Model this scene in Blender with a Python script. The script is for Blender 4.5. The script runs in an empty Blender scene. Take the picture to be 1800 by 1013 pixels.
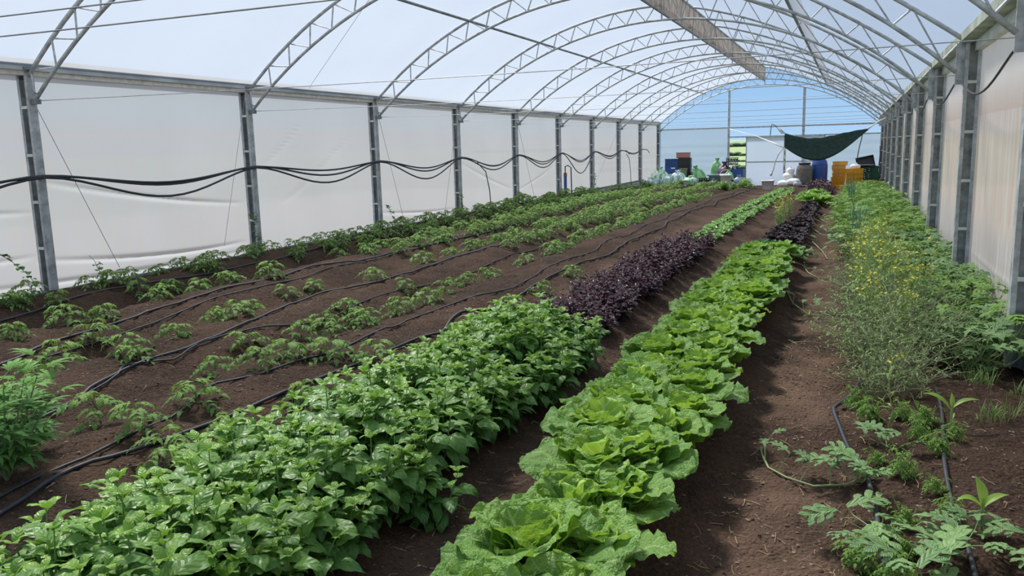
import bpy, math, random
import numpy as np
from mathutils import Matrix, Vector
PI = math.pi
C = bpy.context.scene.collection

# ------------------------------------------------------------------ camera
F, YAW, PITCH, ROLL, CAM_H = 1447.844, 0.391660, 0.167786, -0.025120, 1.80
_cy, _sy, _cp, _sp = math.cos(YAW), math.sin(YAW), math.cos(PITCH), math.sin(PITCH)
fwd = Vector((-_sy*_cp, _cy*_cp, -_sp)); rgt = Vector((_cy, _sy, 0)); upv = rgt.cross(fwd)
r2 = math.cos(ROLL)*rgt + math.sin(ROLL)*upv
u2 = -math.sin(ROLL)*rgt + math.cos(ROLL)*upv
cam_d = bpy.data.cameras.new('camera'); cam = bpy.data.objects.new('camera', cam_d); C.objects.link(cam)
cam_d.sensor_width = 36; cam_d.lens = F/1800*36; cam_d.clip_start = 0.05; cam_d.clip_end = 3000
cam.matrix_world = Matrix(((r2.x, u2.x, -fwd.x, 0), (r2.y, u2.y, -fwd.y, 0), (r2.z, u2.z, -fwd.z, CAM_H), (0, 0, 0, 1)))
bpy.context.scene.camera = cam

# ------------------------------------------------------------------ world, sun, exposure
W = bpy.data.worlds.new('sky'); bpy.context.scene.world = W; W.use_nodes = True
nt = W.node_tree; nt.nodes.clear()
out = nt.nodes.new('ShaderNodeOutputWorld'); bg = nt.nodes.new('ShaderNodeBackground')
tc = nt.nodes.new('ShaderNodeTexCoord'); sx = nt.nodes.new('ShaderNodeSeparateXYZ'); rp = nt.nodes.new('ShaderNodeValToRGB')
nt.links.new(tc.outputs['Generated'], sx.inputs[0]); nt.links.new(sx.outputs['Z'], rp.inputs[0])
nt.links.new(rp.outputs[0], bg.inputs[0]); nt.links.new(bg.outputs[0], out.inputs[0])
e = rp.color_ramp.elements
e[0].position = 0.0; e[0].color = (0.29, 0.42, 0.57, 1)
e[1].position = 1.0; e[1].color = (0.29, 0.42, 0.62, 1)
m_ = rp.color_ramp.elements.new(0.10); m_.color = (0.17, 0.315, 0.53, 1)
bg.inputs[1].default_value = 1.0
sun_d = bpy.data.lights.new('sun', 'SUN'); sun_d.energy = 7.5; sun_d.angle = math.radians(10); sun_d.color = (1.0, 0.95, 0.87)
sun = bpy.data.objects.new('sun', sun_d); C.objects.link(sun)
SUNV = Vector((-0.45, 0.42, 0.85)).normalized()
sun.rotation_euler = SUNV.to_track_quat('Z', 'Y').to_euler()
sc = bpy.context.scene
sc.view_settings.view_transform = 'Standard'; sc.view_settings.look = 'None'
sc.view_settings.gamma = 1.0; sc.view_settings.use_curve_mapping = False
sc.view_settings.exposure = 0.72
try:
    sc.cycles.max_bounces = 8; sc.cycles.transparent_max_bounces = 16; sc.cycles.transmission_bounces = 6
except Exception: pass

# ------------------------------------------------------------------ building dimensions (metres)
XL, XR = -9.40, 1.235
EAVE = 2.886
Y0, BAY = 7.372, 4.0
YEND = Y0 + 9*BAY
YNEAR = Y0 - 3*BAY
XA = -4.15                                   # ridge vent line
ICX, IRAD, IAPEX = -4.08, 7.61, 4.60         # inner chord circle
def z_in(x):
    return IAPEX - (IRAD - math.sqrt(IRAD**2 - (x-ICX)**2))
def z_out(x):
    if x <= XA: 
        t = (XA - x)/(XA - XL)
        return z_in(x) + 0.32*(1-t) + 0.36*t
    d = x - XA
    return 5.44 - 0.209*d - 0.0493*d*d

RIDGES = [(-8.95, .80, .20), (-7.15, .85, .19), (-5.6, .80, .17), (-4.1, .75, .13), (-2.38, .72, .17), (-1.08, .60, .18), (0.65, .70, .09)]
_rs = np.random.RandomState(5)
_NT = [_rs.rand(64, 64) for _ in range(4)]
def vnoise(x, y, k=0):
    x = np.asarray(x, float); y = np.asarray(y, float)
    xi = np.floor(x).astype(int); yi = np.floor(y).astype(int); fx = x-xi; fy = y-yi
    fx = fx*fx*(3-2*fx); fy = fy*fy*(3-2*fy); T = _NT[k]
    a = T[xi % 64, yi % 64]; b = T[(xi+1) % 64, yi % 64]; c = T[xi % 64, (yi+1) % 64]; d = T[(xi+1) % 64, (yi+1) % 64]
    return (a*(1-fx)+b*fx)*(1-fy) + (c*(1-fx)+d*fx)*fy - .5
def ground(x, y, fine=True):
    x = np.asarray(x, float); y = np.asarray(y, float)
    z = -np.clip(y-24, 0, 30)*0.0165
    for c, w, h in RIDGES:
        t = np.clip(np.abs(x-c+0.06*vnoise(y*.5, c))/w, 0, 1)
        z = z + h*(0.5+0.5*np.cos(PI*t**1.3))*np.clip((41.5-y)/3, 0, 1)
    z = z - 0.02 + 0.05*vnoise(x*1.3, y*1.3, 1) + 0.03*vnoise(x*4, y*4, 2)
    if fine: z = z + 0.034*vnoise(x*9, y*9, 3) + 0.022*vnoise(x*24, y*24, 0)
    return z
def gz(x, y): return float(ground(x, y, False))

# ------------------------------------------------------------------ materials
def new_mat(name):
    m = bpy.data.materials.new(name); m.use_nodes = True
    n = m.node_tree; n.nodes.clear()
    return m, n
def N(n, t, **kw):
    x = n.nodes.new(t)
    for k, v in kw.items(): setattr(x, k, v)
    return x
def L(n, a, b): n.links.new(a, b)
def math_node(n, op, a=None, b=None, c=None):
    x = N(n, 'ShaderNodeMath', operation=op)
    for i, v in enumerate((a, b, c)):
        if v is None: continue
        if isinstance(v, (int, float)): x.inputs[i].default_value = v
        else: L(n, v, x.inputs[i])
    return x.outputs[0]
def mixc(n, fac, a, b):
    x = N(n, 'ShaderNodeMix', data_type='RGBA')
    for i, v in ((0, fac), (6, a), (7, b)):
        if isinstance(v, (int, float)): x.inputs[i].default_value = v
        elif isinstance(v, tuple): x.inputs[i].default_value = (*v, 1) if len(v) == 3 else v
        else: L(n, v, x.inputs[i])
    return x.outputs[2]
def noise(n, vec, scale, detail=3, rough=.6):
    x = N(n, 'ShaderNodeTexNoise'); x.inputs['Scale'].default_value = scale
    x.inputs['Detail'].default_value = detail; x.inputs['Roughness'].default_value = rough
    if vec is not None: L(n, vec, x.inputs['Vector'])
    return x.outputs[0]
def ramp(n, fac, a, b):
    x = N(n, 'ShaderNodeMapRange'); L(n, fac, x.inputs[0])
    x.inputs[1].default_value = a; x.inputs[2].default_value = b
    return x.outputs[0]
def simple(name, col, rough=.5, metal=0., var=.12, scale=12, bump=0.):
    m, n = new_mat(name); o = N(n, 'ShaderNodeOutputMaterial'); p = N(n, 'ShaderNodeBsdfPrincipled')
    t = N(n, 'ShaderNodeTexCoord'); f = noise(n, t.outputs['Object'], scale)
    dk = tuple(c*(1-var*2) for c in col); lt = tuple(min(1, c*(1+var)) for c in col)
    L(n, mixc(n, ramp(n, f, .3, .7), dk, lt), p.inputs['Base Color'])
    p.inputs['Roughness'].default_value = rough; p.inputs['Metallic'].default_value = metal
    if bump:
        b = N(n, 'ShaderNodeBump'); b.inputs['Strength'].default_value = bump; b.inputs['Distance'].default_value = .01
        L(n, f, b.inputs['Height']); L(n, b.outputs[0], p.inputs['Normal'])
    L(n, p.outputs[0], o.inputs[0]); return m

def leaf_mat(name, dark, light, vein, trans, nveins=7, vk=3.0, quilt=.6, rough=.45, tfac=.3, spec=.4, young=None, veinw=.12, mid=.04, blister=0., veinfac=.8):
    m, n = new_mat(name); o = N(n, 'ShaderNodeOutputMaterial'); p = N(n, 'ShaderNodeBsdfPrincipled')
    uv = N(n, 'ShaderNodeUVMap'); s = N(n, 'ShaderNodeSeparateXYZ'); L(n, uv.outputs[0], s.inputs[0])
    u, v = s.outputs[0], s.outputs[1]
    au = math_node(n, 'ABSOLUTE', math_node(n, 'SUBTRACT', u, .5))
    at = N(n, 'ShaderNodeAttribute', attribute_name='lv'); lv = at.outputs['Fac']
    yg = N(n, 'ShaderNodeAttribute', attribute_name='yg').outputs['Fac']
    oi = N(n, 'ShaderNodeObjectInfo').outputs['Random']
    ph = math_node(n, 'SUBTRACT', math_node(n, 'MULTIPLY', v, float(nveins)), math_node(n, 'MULTIPLY', au, vk))
    fr = math_node(n, 'FRACT', ph)
    tri = math_node(n, 'ABSOLUTE', math_node(n, 'SUBTRACT', fr, .5))      # 0 mid cell, .5 at vein
    lat = ramp(n, tri, .5-veinw, .5)
    midr = ramp(n, au, mid, mid*.3)
    vm = math_node(n, 'MAXIMUM', lat, midr)
    f = math_node(n, 'ADD', math_node(n, 'MULTIPLY', lv, .75), math_node(n, 'MULTIPLY', oi, .25))
    base = mixc(n, f, dark, light)
    if young: base = mixc(n, yg, base, young)
    tcn = N(n, 'ShaderNodeTexCoord'); nz = noise(n, tcn.outputs['Object'], 18, 2)
    base = mixc(n, math_node(n, 'MULTIPLY', ramp(n, nz, .45, .75), .35), base, light)
    col = mixc(n, math_node(n, 'MULTIPLY', vm, veinfac), base, vein)
    L(n, col, p.inputs['Base Color'])
    p.inputs['Roughness'].default_value = rough; p.inputs['Specular IOR Level'].default_value = spec
    h = math_node(n, 'SUBTRACT', 1.0, math_node(n, 'MULTIPLY', tri, 2.0))
    h = math_node(n, 'MULTIPLY', h, math_node(n, 'SUBTRACT', 1.0, math_node(n, 'MULTIPLY', midr, .8)))
    if blister:
        h = math_node(n, 'ADD', h, math_node(n, 'MULTIPLY', noise(n, tcn.outputs['Object'], 80, 2), blister))
    b = N(n, 'ShaderNodeBump'); b.inputs['Strength'].default_value = quilt; b.inputs['Distance'].default_value = .006
    L(n, h, b.inputs['Height']); L(n, b.outputs[0], p.inputs['Normal'])
    tr = N(n, 'ShaderNodeBsdfTranslucent'); L(n, mixc(n, .5, col, trans), tr.inputs[0]); L(n, b.outputs[0], tr.inputs['Normal'])
    mx = N(n, 'ShaderNodeMixShader'); mx.inputs[0].default_value = tfac
    L(n, p.outputs[0], mx.inputs[1]); L(n, tr.outputs[0], mx.inputs[2]); L(n, mx.outputs[0], o.inputs[0])
    return m

def film_mat(name, col, transp, tl, tint=(1, 1, 1), dirt=None, dirtcol=(.55, .42, .32), band=None, warm=None, gloss=.0, patch=False):
    """thin plastic film: diffuse + translucent + clear part; optional dust streaks"""
    m, n = new_mat(name); o = N(n, 'ShaderNodeOutputMaterial')
    t = N(n, 'ShaderNodeTexCoord'); s = N(n, 'ShaderNodeSeparateXYZ'); L(n, t.outputs['Object'], s.inputs[0])
    mp = N(n, 'ShaderNodeMapping'); mp.inputs['Scale'].default_value = (.5, .45, .5); L(n, t.outputs['Object'], mp.inputs[0])
    cloud = ramp(n, noise(n, mp.outputs[0], 1.0, 4), .35, .7)
    c = mixc(n, math_node(n, 'MULTIPLY', cloud, .35), col, tuple(x*.86 for x in col))
    if dirt:
        mp2 = N(n, 'ShaderNodeMapping'); mp2.inputs['Scale'].default_value = (1.0, 5.0, .22); L(n, t.outputs['Object'], mp2.inputs[0])
        st = ramp(n, noise(n, mp2.outputs[0], 2.2, 5, .65), .35, .72)
        if band:
            low = ramp(n, s.outputs[2], band+.005, band-.005)         # below the curtain edge
            bd = math_node(n, 'MULTIPLY', ramp(n, s.outputs[2], band+.35, band+.02), math_node(n, 'SUBTRACT', 1.0, low))
            mask = math_node(n, 'ADD', math_node(n, 'MULTIPLY', low, math_node(n, 'ADD', .25, math_node(n, 'MULTIPLY', st, .6))),
                             math_node(n, 'ADD', math_node(n, 'MULTIPLY', bd, .75), math_node(n, 'MULTIPLY', st, .18)))
        else: mask = st
        if patch:                                               # washed clean drips low on the sheet
            pz = math_node(n, 'MULTIPLY', ramp(n, s.outputs[2], 1.0, .75), ramp(n, s.outputs[2], .1, .4))
            pz = math_node(n, 'MULTIPLY', pz, ramp(n, st, .42, .55))
            mask = math_node(n, 'MULTIPLY', mask, math_node(n, 'SUBTRACT', 1.0, math_node(n, 'MULTIPLY', pz, .95)))
        c = mixc(n, math_node(n, 'MULTIPLY', mask, dirt), c, dirtcol)
    d = N(n, 'ShaderNodeBsdfDiffuse'); L(n, c, d.inputs[0])
    tr = N(n, 'ShaderNodeBsdfTranslucent'); L(n, c, tr.inputs[0])
    m1 = N(n, 'ShaderNodeMixShader'); m1.inputs[0].default_value = tl; L(n, d.outputs[0], m1.inputs[1]); L(n, tr.outputs[0], m1.inputs[2])
    tp = N(n, 'ShaderNodeBsdfTransparent'); tp.inputs[0].default_value = (*tint, 1)
    m2 = N(n, 'ShaderNodeMixShader'); m2.inputs[0].default_value = transp; L(n, m1.outputs[0], m2.inputs[1]); L(n, tp.outputs[0], m2.inputs[2])
    last = m2.outputs[0]
    if gloss:
        g = N(n, 'ShaderNodeBsdfGlossy'); g.inputs['Roughness'].default_value = .25
        m3 = N(n, 'ShaderNodeMixShader'); m3.inputs[0].default_value = gloss; L(n, last, m3.inputs[1]); L(n, g.outputs[0], m3.inputs[2]); last = m3.outputs[0]
    L(n, last, o.inputs[0]); return m

def soil_mat():
    m, n = new_mat('soil'); o = N(n, 'ShaderNodeOutputMaterial'); p = N(n, 'ShaderNodeBsdfPrincipled')
    t = N(n, 'ShaderNodeTexCoord'); v = t.outputs['Object']
    a = noise(n, v, 1.1, 5, .6); b = noise(n, v, 28, 5, .7); c3 = noise(n, v, 75, 4, .75)
    col = mixc(n, ramp(n, a, .35, .68), (.046, .029, .021), (.112, .069, .046))
    col = mixc(n, math_node(n, 'MULTIPLY', ramp(n, b, .42, .68), .7), col, (.15, .095, .064))
    col = mixc(n, math_node(n, 'MULTIPLY', ramp(n, c3, .50, .36), .6), col, (.014, .010, .009))
    col = mixc(n, math_node(n, 'MULTIPLY', ramp(n, c3, .60, .68), .75), col, (.30, .21, .155))
    # the trodden path and dry furrows are paler, redder soil
    s = N(n, 'ShaderNodeSeparateXYZ'); L(n, v, s.inputs[0])
    for cx, w, k in ((-.28, .42, .55), (-1.72, .30, .35), (-3.2, .4, .25)):
        d = math_node(n, 'ABSOLUTE', math_node(n, 'SUBTRACT', s.outputs[0], cx))
        msk = math_node(n, 'MULTIPLY', math_node(n, 'MULTIPLY', ramp(n, d, w, w*.3), ramp(n, a, .3, .62)), k)
        col = mixc(n, msk, col, (.30, .195, .14))
    L(n, col, p.inputs['Base Color']); p.inputs['Roughness'].default_value = .95; p.inputs['Specular IOR Level'].default_value = .15
    bp = N(n, 'ShaderNodeBump'); bp.inputs['Strength'].default_value = 1.0; bp.inputs['Distance'].default_value = .045
    vo = N(n, 'ShaderNodeTexVoronoi'); vo.inputs['Scale'].default_value = 45; L(n, v, vo.inputs['Vector'])
    hh = math_node(n, 'ADD', math_node(n, 'MULTIPLY', b, 1.2), math_node(n, 'MULTIPLY', vo.outputs[0], -.5))
    hh = math_node(n, 'ADD', hh, math_node(n, 'MULTIPLY', c3, .35))
    L(n, hh, bp.inputs['Height']); L(n, bp.outputs[0], p.inputs['Normal'])
    L(n, p.outputs[0], o.inputs[0]); return m

M = {}
M['steel'] = simple('galvanised_steel', (.46, .49, .50), .6, .2, .22, 9)
M['steel_dark'] = simple('weathered_steel', (.27, .30, .32), .6, .4, .25, 6)
M['black'] = simple('black_plastic', (.022, .024, .028), .45)
M['pipe'] = simple('pipe_plastic', (.028, .034, .044), .6, 0, .2, 30)
M['wire'] = simple('wire_steel', (.34, .36, .38), .45, .5)
M['film_roof'] = film_mat('roof_film', (.38, .385, .395), .37, .62, (.98, .98, 1))
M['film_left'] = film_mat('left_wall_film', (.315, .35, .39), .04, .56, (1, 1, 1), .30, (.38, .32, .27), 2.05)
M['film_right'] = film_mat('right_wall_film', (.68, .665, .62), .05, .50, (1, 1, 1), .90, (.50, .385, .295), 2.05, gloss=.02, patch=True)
M['film_end'] = film_mat('end_wall_film', (.40, .50, .60), .88, .5, (.90, .96, 1.0))
M['film_milky'] = film_mat('milky_end_film', (.31, .40, .52), .06, .5, (.8, .9, 1))
M['film_door'] = film_mat('door_sheet', (.74, .80, .88), .02, .5, (.9, .95, 1))
M['vent'] = film_mat('vent_mesh', (.27, .235, .20), .10, .5, (1, .9, .8), 1.0, (.09, .062, .045))
M['skirt'] = simple('skirt_plastic', (.66, .70, .66), .5, 0, .12, 5)
M['algae'] = simple('gutter_algae', (.42, .46, .38), .6, 0, .25, 3)
M['soil'] = soil_mat()

# ------------------------------------------------------------------ mesh helpers
def tag(o, label=None, cat=None, group=None, kind=None):
    if label: o['label'] = label
    if cat: o['category'] = cat
    if group: o['group'] = group
    if kind: o['kind'] = kind
    return o
def link_mesh(name, V, Fc, mat, parent=None, smooth=False, uv=None, attrs=None, mats=None, mi=None):
    me = bpy.data.meshes.new(name); me.from_pydata([tuple(v) for v in V], [], [tuple(f) for f in Fc])
    for mm in (mats or [mat]): me.materials.append(mm)
    if mi is not None: me.polygons.foreach_set('material_index', mi)
    if smooth: me.polygons.foreach_set('use_smooth', [True]*len(me.polygons))
    if uv is not None:
        lay = me.uv_layers.new(name='UVMap'); li = np.zeros(len(me.loops), dtype=np.int32); me.loops.foreach_get('vertex_index', li)
        lay.data.foreach_set('uv', np.asarray(uv, dtype=np.float32)[li].ravel())
    if attrs:
        for k, a in attrs.items():
            at = me.attributes.new(k, 'FLOAT', 'POINT'); at.data.foreach_set('value', np.asarray(a, dtype=np.float32))
    me.update()
    o = bpy.data.objects.new(name, me); C.objects.link(o)
    if parent: o.parent = parent
    return o
def empty(name, loc=(0, 0, 0), rz=0., s=1.):
    o = bpy.data.objects.new(name, None); C.objects.link(o); o.location = loc; o.rotation_euler = (0, 0, rz); o.scale = (s, s, s)
    o.empty_display_size = .1
    return o
class MB:
    def __init__(s): s.V = []; s.F = []
    def add(s, V, Fc):
        b = len(s.V); s.V += [tuple(v) for v in V]; s.F += [tuple(i+b for i in f) for f in Fc]; return s
    def box(s, x0, x1, y0, y1, z0, z1, rot=None, org=(0, 0, 0)):
        V = [(x, y, z) for z in (z0, z1) for y in (y0, y1) for x in (x0, x1)]
        if rot is not None: V = [tuple(rot @ Vector(v) + Vector(org)) for v in V]
        elif org != (0, 0, 0): V = [(a+org[0], b+org[1], c+org[2]) for a, b, c in V]
        return s.add(V, [(0, 2, 3, 1), (4, 5, 7, 6), (0, 1, 5, 4), (2, 6, 7, 3), (0, 4, 6, 2), (1, 3, 7, 5)])
    def tube(s, pts, r, n=6, cap=True):
        P = [Vector(p) for p in pts]; rr = r if isinstance(r, (list, tuple)) else [r]*len(P)
        V = []; prev = None
        for i, p in enumerate(P):
            t = (P[min(i+1, len(P)-1)] - P[max(i-1, 0)])
            if t.length < 1e-9: t = Vector((0, 0, 1))
            t.normalize()
            a = prev if prev is not None else (Vector((0, 0, 1)) if abs(t.z) < .9 else Vector((1, 0, 0)))
            a = a - t*a.dot(t)
            if a.length < 1e-6: a = t.orthogonal()
            a.normalize(); prev = a; b = t.cross(a)
            for k in range(n):
                w = 2*PI*k/n; V.append(p + (a*math.cos(w)+b*math.sin(w))*rr[i])
        Fc = []
        for i in range(len(P)-1):
            for k in range(n):
                Fc.append((i*n+k, i*n+(k+1) % n, (i+1)*n+(k+1) % n, (i+1)*n+k))
        if cap: Fc.append(tuple(range(n-1, -1, -1))); Fc.append(tuple((len(P)-1)*n+k for k in range(n)))
        return s.add(V, Fc)
    def lathe(s, prof, n=24, org=(0, 0, 0), wob=0., seed=0):
        rnd = random.Random(seed); V = []; ph = rnd.random()*6
        for j, (r, z) in enumerate(prof):
            for k in range(n):
                a = 2*PI*k/n; q = r*(1+wob*math.sin(3*a+ph+j*.7)+wob*.6*math.sin(7*a+j*1.9))
                V.append((org[0]+q*math.cos(a), org[1]+q*math.sin(a), org[2]+z))
        Fc = [(j*n+k, j*n+(k+1) % n, (j+1)*n+(k+1) % n, (j+1)*n+k) for j in range(len(prof)-1) for k in range(n)]
        if prof[0][0] > 1e-4: Fc.append(tuple(range(n-1, -1, -1)))
        if prof[-1][0] > 1e-4: Fc.append(tuple((len(prof)-1)*n+k for k in range(n)))
        return s.add(V, Fc)
    def grid(s, fn, nu, nv):
        V = [fn(i/nu, j/nv) for j in range(nv+1) for i in range(nu+1)]
        return s.add(V, [(j*(nu+1)+i, j*(nu+1)+i+1, (j+1)*(nu+1)+i+1, (j+1)*(nu+1)+i) for j in range(nv) for i in range(nu)])
    def build(s, name, mat, parent=None, smooth=False): return link_mesh(name, s.V, s.F, mat, parent, smooth)
def struct(o, label=None):
    o['kind'] = 'structure'
    if label: o['label'] = label
    return o
def lerp(a, b, t): return tuple(a[i]+(b[i]-a[i])*t for i in range(3))
def sag(a, b, d, n=14):
    return [tuple(p[i] - (d*4*t*(1-t) if i == 2 else 0) for i in range(3)) for t in [k/n for k in range(n+1)] for p in [lerp(a, b, t)]]
ONES = ['', 'first', 'second', 'third', 'fourth', 'fifth', 'sixth', 'seventh', 'eighth', 'ninth', 'tenth', 'eleventh', 'twelfth', 'thirteenth', 'fourteenth', 'fifteenth', 'sixteenth', 'seventeenth', 'eighteenth', 'nineteenth']
TENS = {2: ('twentieth', 'twenty'), 3: ('thirtieth', 'thirty'), 4: ('fortieth', 'forty'), 5: ('fiftieth', 'fifty'), 6: ('sixtieth', 'sixty'), 7: ('seventieth', 'seventy'), 8: ('eightieth', 'eighty'), 9: ('ninetieth', 'ninety')}
def ordn(k):
    k += 1
    if k == 1: return 'nearest'
    if k < 20: return ONES[k]
    t, u = divmod(k, 10)
    return TENS[t][0] if u == 0 else TENS[t][1]+'-'+ONES[u]
ORD = [ordn(k) for k in range(99)]

# ------------------------------------------------------------------ ground
xs = np.concatenate([np.linspace(-9.75, -3, 150), np.linspace(-3, 1.55, 160)[1:]])
ys = np.concatenate([np.arange(-1, 2, .1), np.arange(2, 8, .035), np.arange(8, 16, .07), np.arange(16, 43.8, .16)])
GX, GY = np.meshgrid(xs, ys); GZ = ground(GX, GY)
nx, ny = len(xs), len(ys)
idx = np.arange(nx*ny).reshape(ny, nx)
FQ = np.stack([idx[:-1, :-1], idx[:-1, 1:], idx[1:, 1:], idx[1:, :-1]], -1).reshape(-1, 4)
g = link_mesh('floor', np.stack([GX, GY, GZ], -1).reshape(-1, 3), FQ.tolist(), M['soil'], None, True)
struct(g, 'dark brown soil floor of the tunnel thrown up into long beds')

# ------------------------------------------------------------------ film roof
def roof_grid(x0, x1, nxs, name, mat, off=.04, y0=YNEAR, y1=YEND):
    nb = int(round((y1-y0)/BAY)); sub = 6
    V = []; nyy = nb*sub
    for j in range(nyy+1):
        y = y0 + (y1-y0)*j/nyy; fr = (j % sub)/sub; s_ = math.sin(PI*fr)
        for i in range(nxs+1):
            x = x0+(x1-x0)*i/nxs
            V.append((x, y, z_out(x if x != XA else x + (1e-6 if x1 > XA+.01 else -1e-6)) + off + .05*max(0, 1-(x-XL)/.7 if x < 0 else 1-(XR-x)/.7) + (.012*math.sin(x*3+j)-.035*s_)*min(1, max(0, min(x-XL, XR-x)/1.2))))
    Fc = [(j*(nxs+1)+i, j*(nxs+1)+i+1, (j+1)*(nxs+1)+i+1, (j+1)*(nxs+1)+i) for j in range(nyy) for i in range(nxs)]
    return struct(link_mesh(name, V, Fc, mat, None, True))
o = roof_grid(XL-.12, XA-1e-5, 24, 'ceiling', M['film_roof']); o['label'] = 'white translucent film roof over the left slope up to the ridge'
o = roof_grid(XA, XR+.12, 24, 'ceiling', M['film_roof']); o['label'] = 'white translucent film roof over the right slope'
# gable caps of the vent offset and the tan vent strip along the ridge
mb = MB(); nb = 130
def ventf(u, v):
    y = YNEAR+(YEND-YNEAR)*v
    return (XA+.03*math.sin(y*5+u*6)*math.sin(PI*u)+.012*math.sin(y*17), y, 4.76+.69*u)
mb.grid(ventf, 5, nb*3)
tag(mb.build('ridge_vent_screen', M['vent'], None, True), 'long tan dust-stained mesh screen hanging in the roof ridge vent', 'vent screen')
for z, x, r, nm, lb in ((4.76, XA, .030, 'vent_rail', 'dark steel pipe along the lower edge of the tan ridge vent'),
                (5.42, XA, .024, 'vent_rail', 'steel pipe along the upper edge of the tan ridge vent')):
    mb = MB(); mb.tube([(x, YNEAR, z), (x, YEND, z)], r, 8); tag(mb.build(nm, M['steel_dark'] if r > .025 else M['steel']), lb, 'pipe')
mb = MB(); mb.tube([(-7.05, YNEAR, z_out(-7.05)-.06), (-7.05, YEND, z_out(-7.05)-.06)], .026, 8)
tag(mb.build('purlin_pipe', M['steel_dark']), 'long straight steel purlin pipe under the left roof slope', 'purlin')
mb = MB()
def dflap(u, v):
    y = YNEAR+(YEND-YNEAR)*v; x = -1.25+.30*u
    return (x, y, z_out(x)-.02-.05*math.sin(PI*u))
mb.grid(dflap, 3, 60); fl = mb
mb = MB(); mb.tube([(-1.25, YNEAR, z_out(-1.25)-.04), (-1.25, YEND, z_out(-1.25)-.04)], .032, 8)
pp = tag(mb.build('purlin_pipe', M['steel_dark']), 'long steel purlin pipe under the right roof slope with a folded film flap', 'purlin')
fl.build('film_flap', M['film_roof'], pp, True)

# ------------------------------------------------------------------ walls
WR = random.Random(3)
def wall(x, mat, name, side, folds):
    ny_, nz_ = 480, 170
    y0, y1, z0, z1 = YNEAR, YEND, -.45, EAVE+.06
    yy = np.linspace(y0, y1, ny_+1); zz = np.linspace(z0, z1, nz_+1)
    YY, ZZ = np.meshgrid(yy, zz)
    fr = ((YY-Y0)/BAY) % 1
    d = .018*vnoise(YY*1.1, ZZ*.8, 1)*2*np.sin(PI*fr)
    for (fy0, fy1, za, zb, bow, amp) in folds:
        t = (YY-fy0)/(fy1-fy0); inside = (t > 0) & (t < 1); tt = np.clip(t, 0, 1)
        zc = za+(zb-za)*tt - bow*4*tt*(1-tt)
        prof = np.exp(-((ZZ-zc)/.028)**2)*np.sin(PI*tt)**.6
        d = d + side*amp*.55*prof*inside
    V = np.stack([x+d, YY, ZZ], -1).reshape(-1, 3)
    ix = np.arange((ny_+1)*(nz_+1)).reshape(nz_+1, ny_+1)
    q = np.stack([ix[:-1, :-1], ix[:-1, 1:], ix[1:, 1:], ix[1:, :-1]], -1).reshape(-1, 4)
    o = link_mesh(name, V, q.tolist(), mat, None, True); return struct(o)
folds = [(3.6, 7.3, 1.5, 1.15, .05, .05), (7.4, 11.2, 1.55, 1.0, .06, .05), (7.3, 11.2, .55, .35, .08, .06), (4, 7.3, .75, .6, .06, .05), (6, 11.3, .30, .20, .05, .05),
         (11.6, 13.0, 1.5, 2.4, .06, .03), (12.2, 14.6, .9, 2.2, .10, .03), (15.5, 19.3, .5, .3, .05, .04), (19.6, 23.2, 1.5, .6, .05, .03), (23.6, 27.2, .5, 1.2, .05, .03)]
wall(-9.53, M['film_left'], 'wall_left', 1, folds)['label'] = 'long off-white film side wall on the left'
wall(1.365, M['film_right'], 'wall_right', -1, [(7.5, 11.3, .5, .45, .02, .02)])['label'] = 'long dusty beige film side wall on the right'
# gutters
def rail(name, x0, x1, z0, z1, mat, lb=None, ya=YNEAR, yb=YEND):
    mb = MB(); mb.box(x0, x1, ya, yb, z0, z1)
    o = mb.build(name, mat)
    return struct(o, lb)
gl = rail('trim_1', -9.56, -9.34, 2.885, 3.02, simple('gutter_steel', (.50, .53, .54), .5, .1, .15, 2), 'grey steel gutter beam along the top of the left wall')
mb = MB(); mb.box(-9.50, -9.37, YNEAR, YEND, 2.83, 2.884); struct(mb.build('trim_2', simple('cream_rail', (.74, .70, .63), .6)), 'cream film-clamping rail under the left gutter')
gr_ = rail('trim_3', 1.13, 1.46, 2.92, 3.02, M['algae'], 'pale gutter with green algae along the top of the right wall')
rail('trim_4', 1.28, 1.36, 2.80, 2.92, M['skirt'], 'white film-clamping rail under the right gutter')
rail('baseboard_left', -9.50, -9.44, -.40, .10, M['skirt'], 'pale plastic skirt along the foot of the left wall')
rail('trim_5', -9.47, -9.42, .10, .15, M['steel_dark'], 'dark clamping rail along the foot of the left wall')
rail('baseboard_right', 1.32, 1.36, -.40, .12, M['skirt'], 'pale plastic skirt along the foot of the right wall')
rail('trim_6', 1.29, 1.34, .12, .17, M['skirt'], 'white clamping rail along the foot of the right wall')

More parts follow.
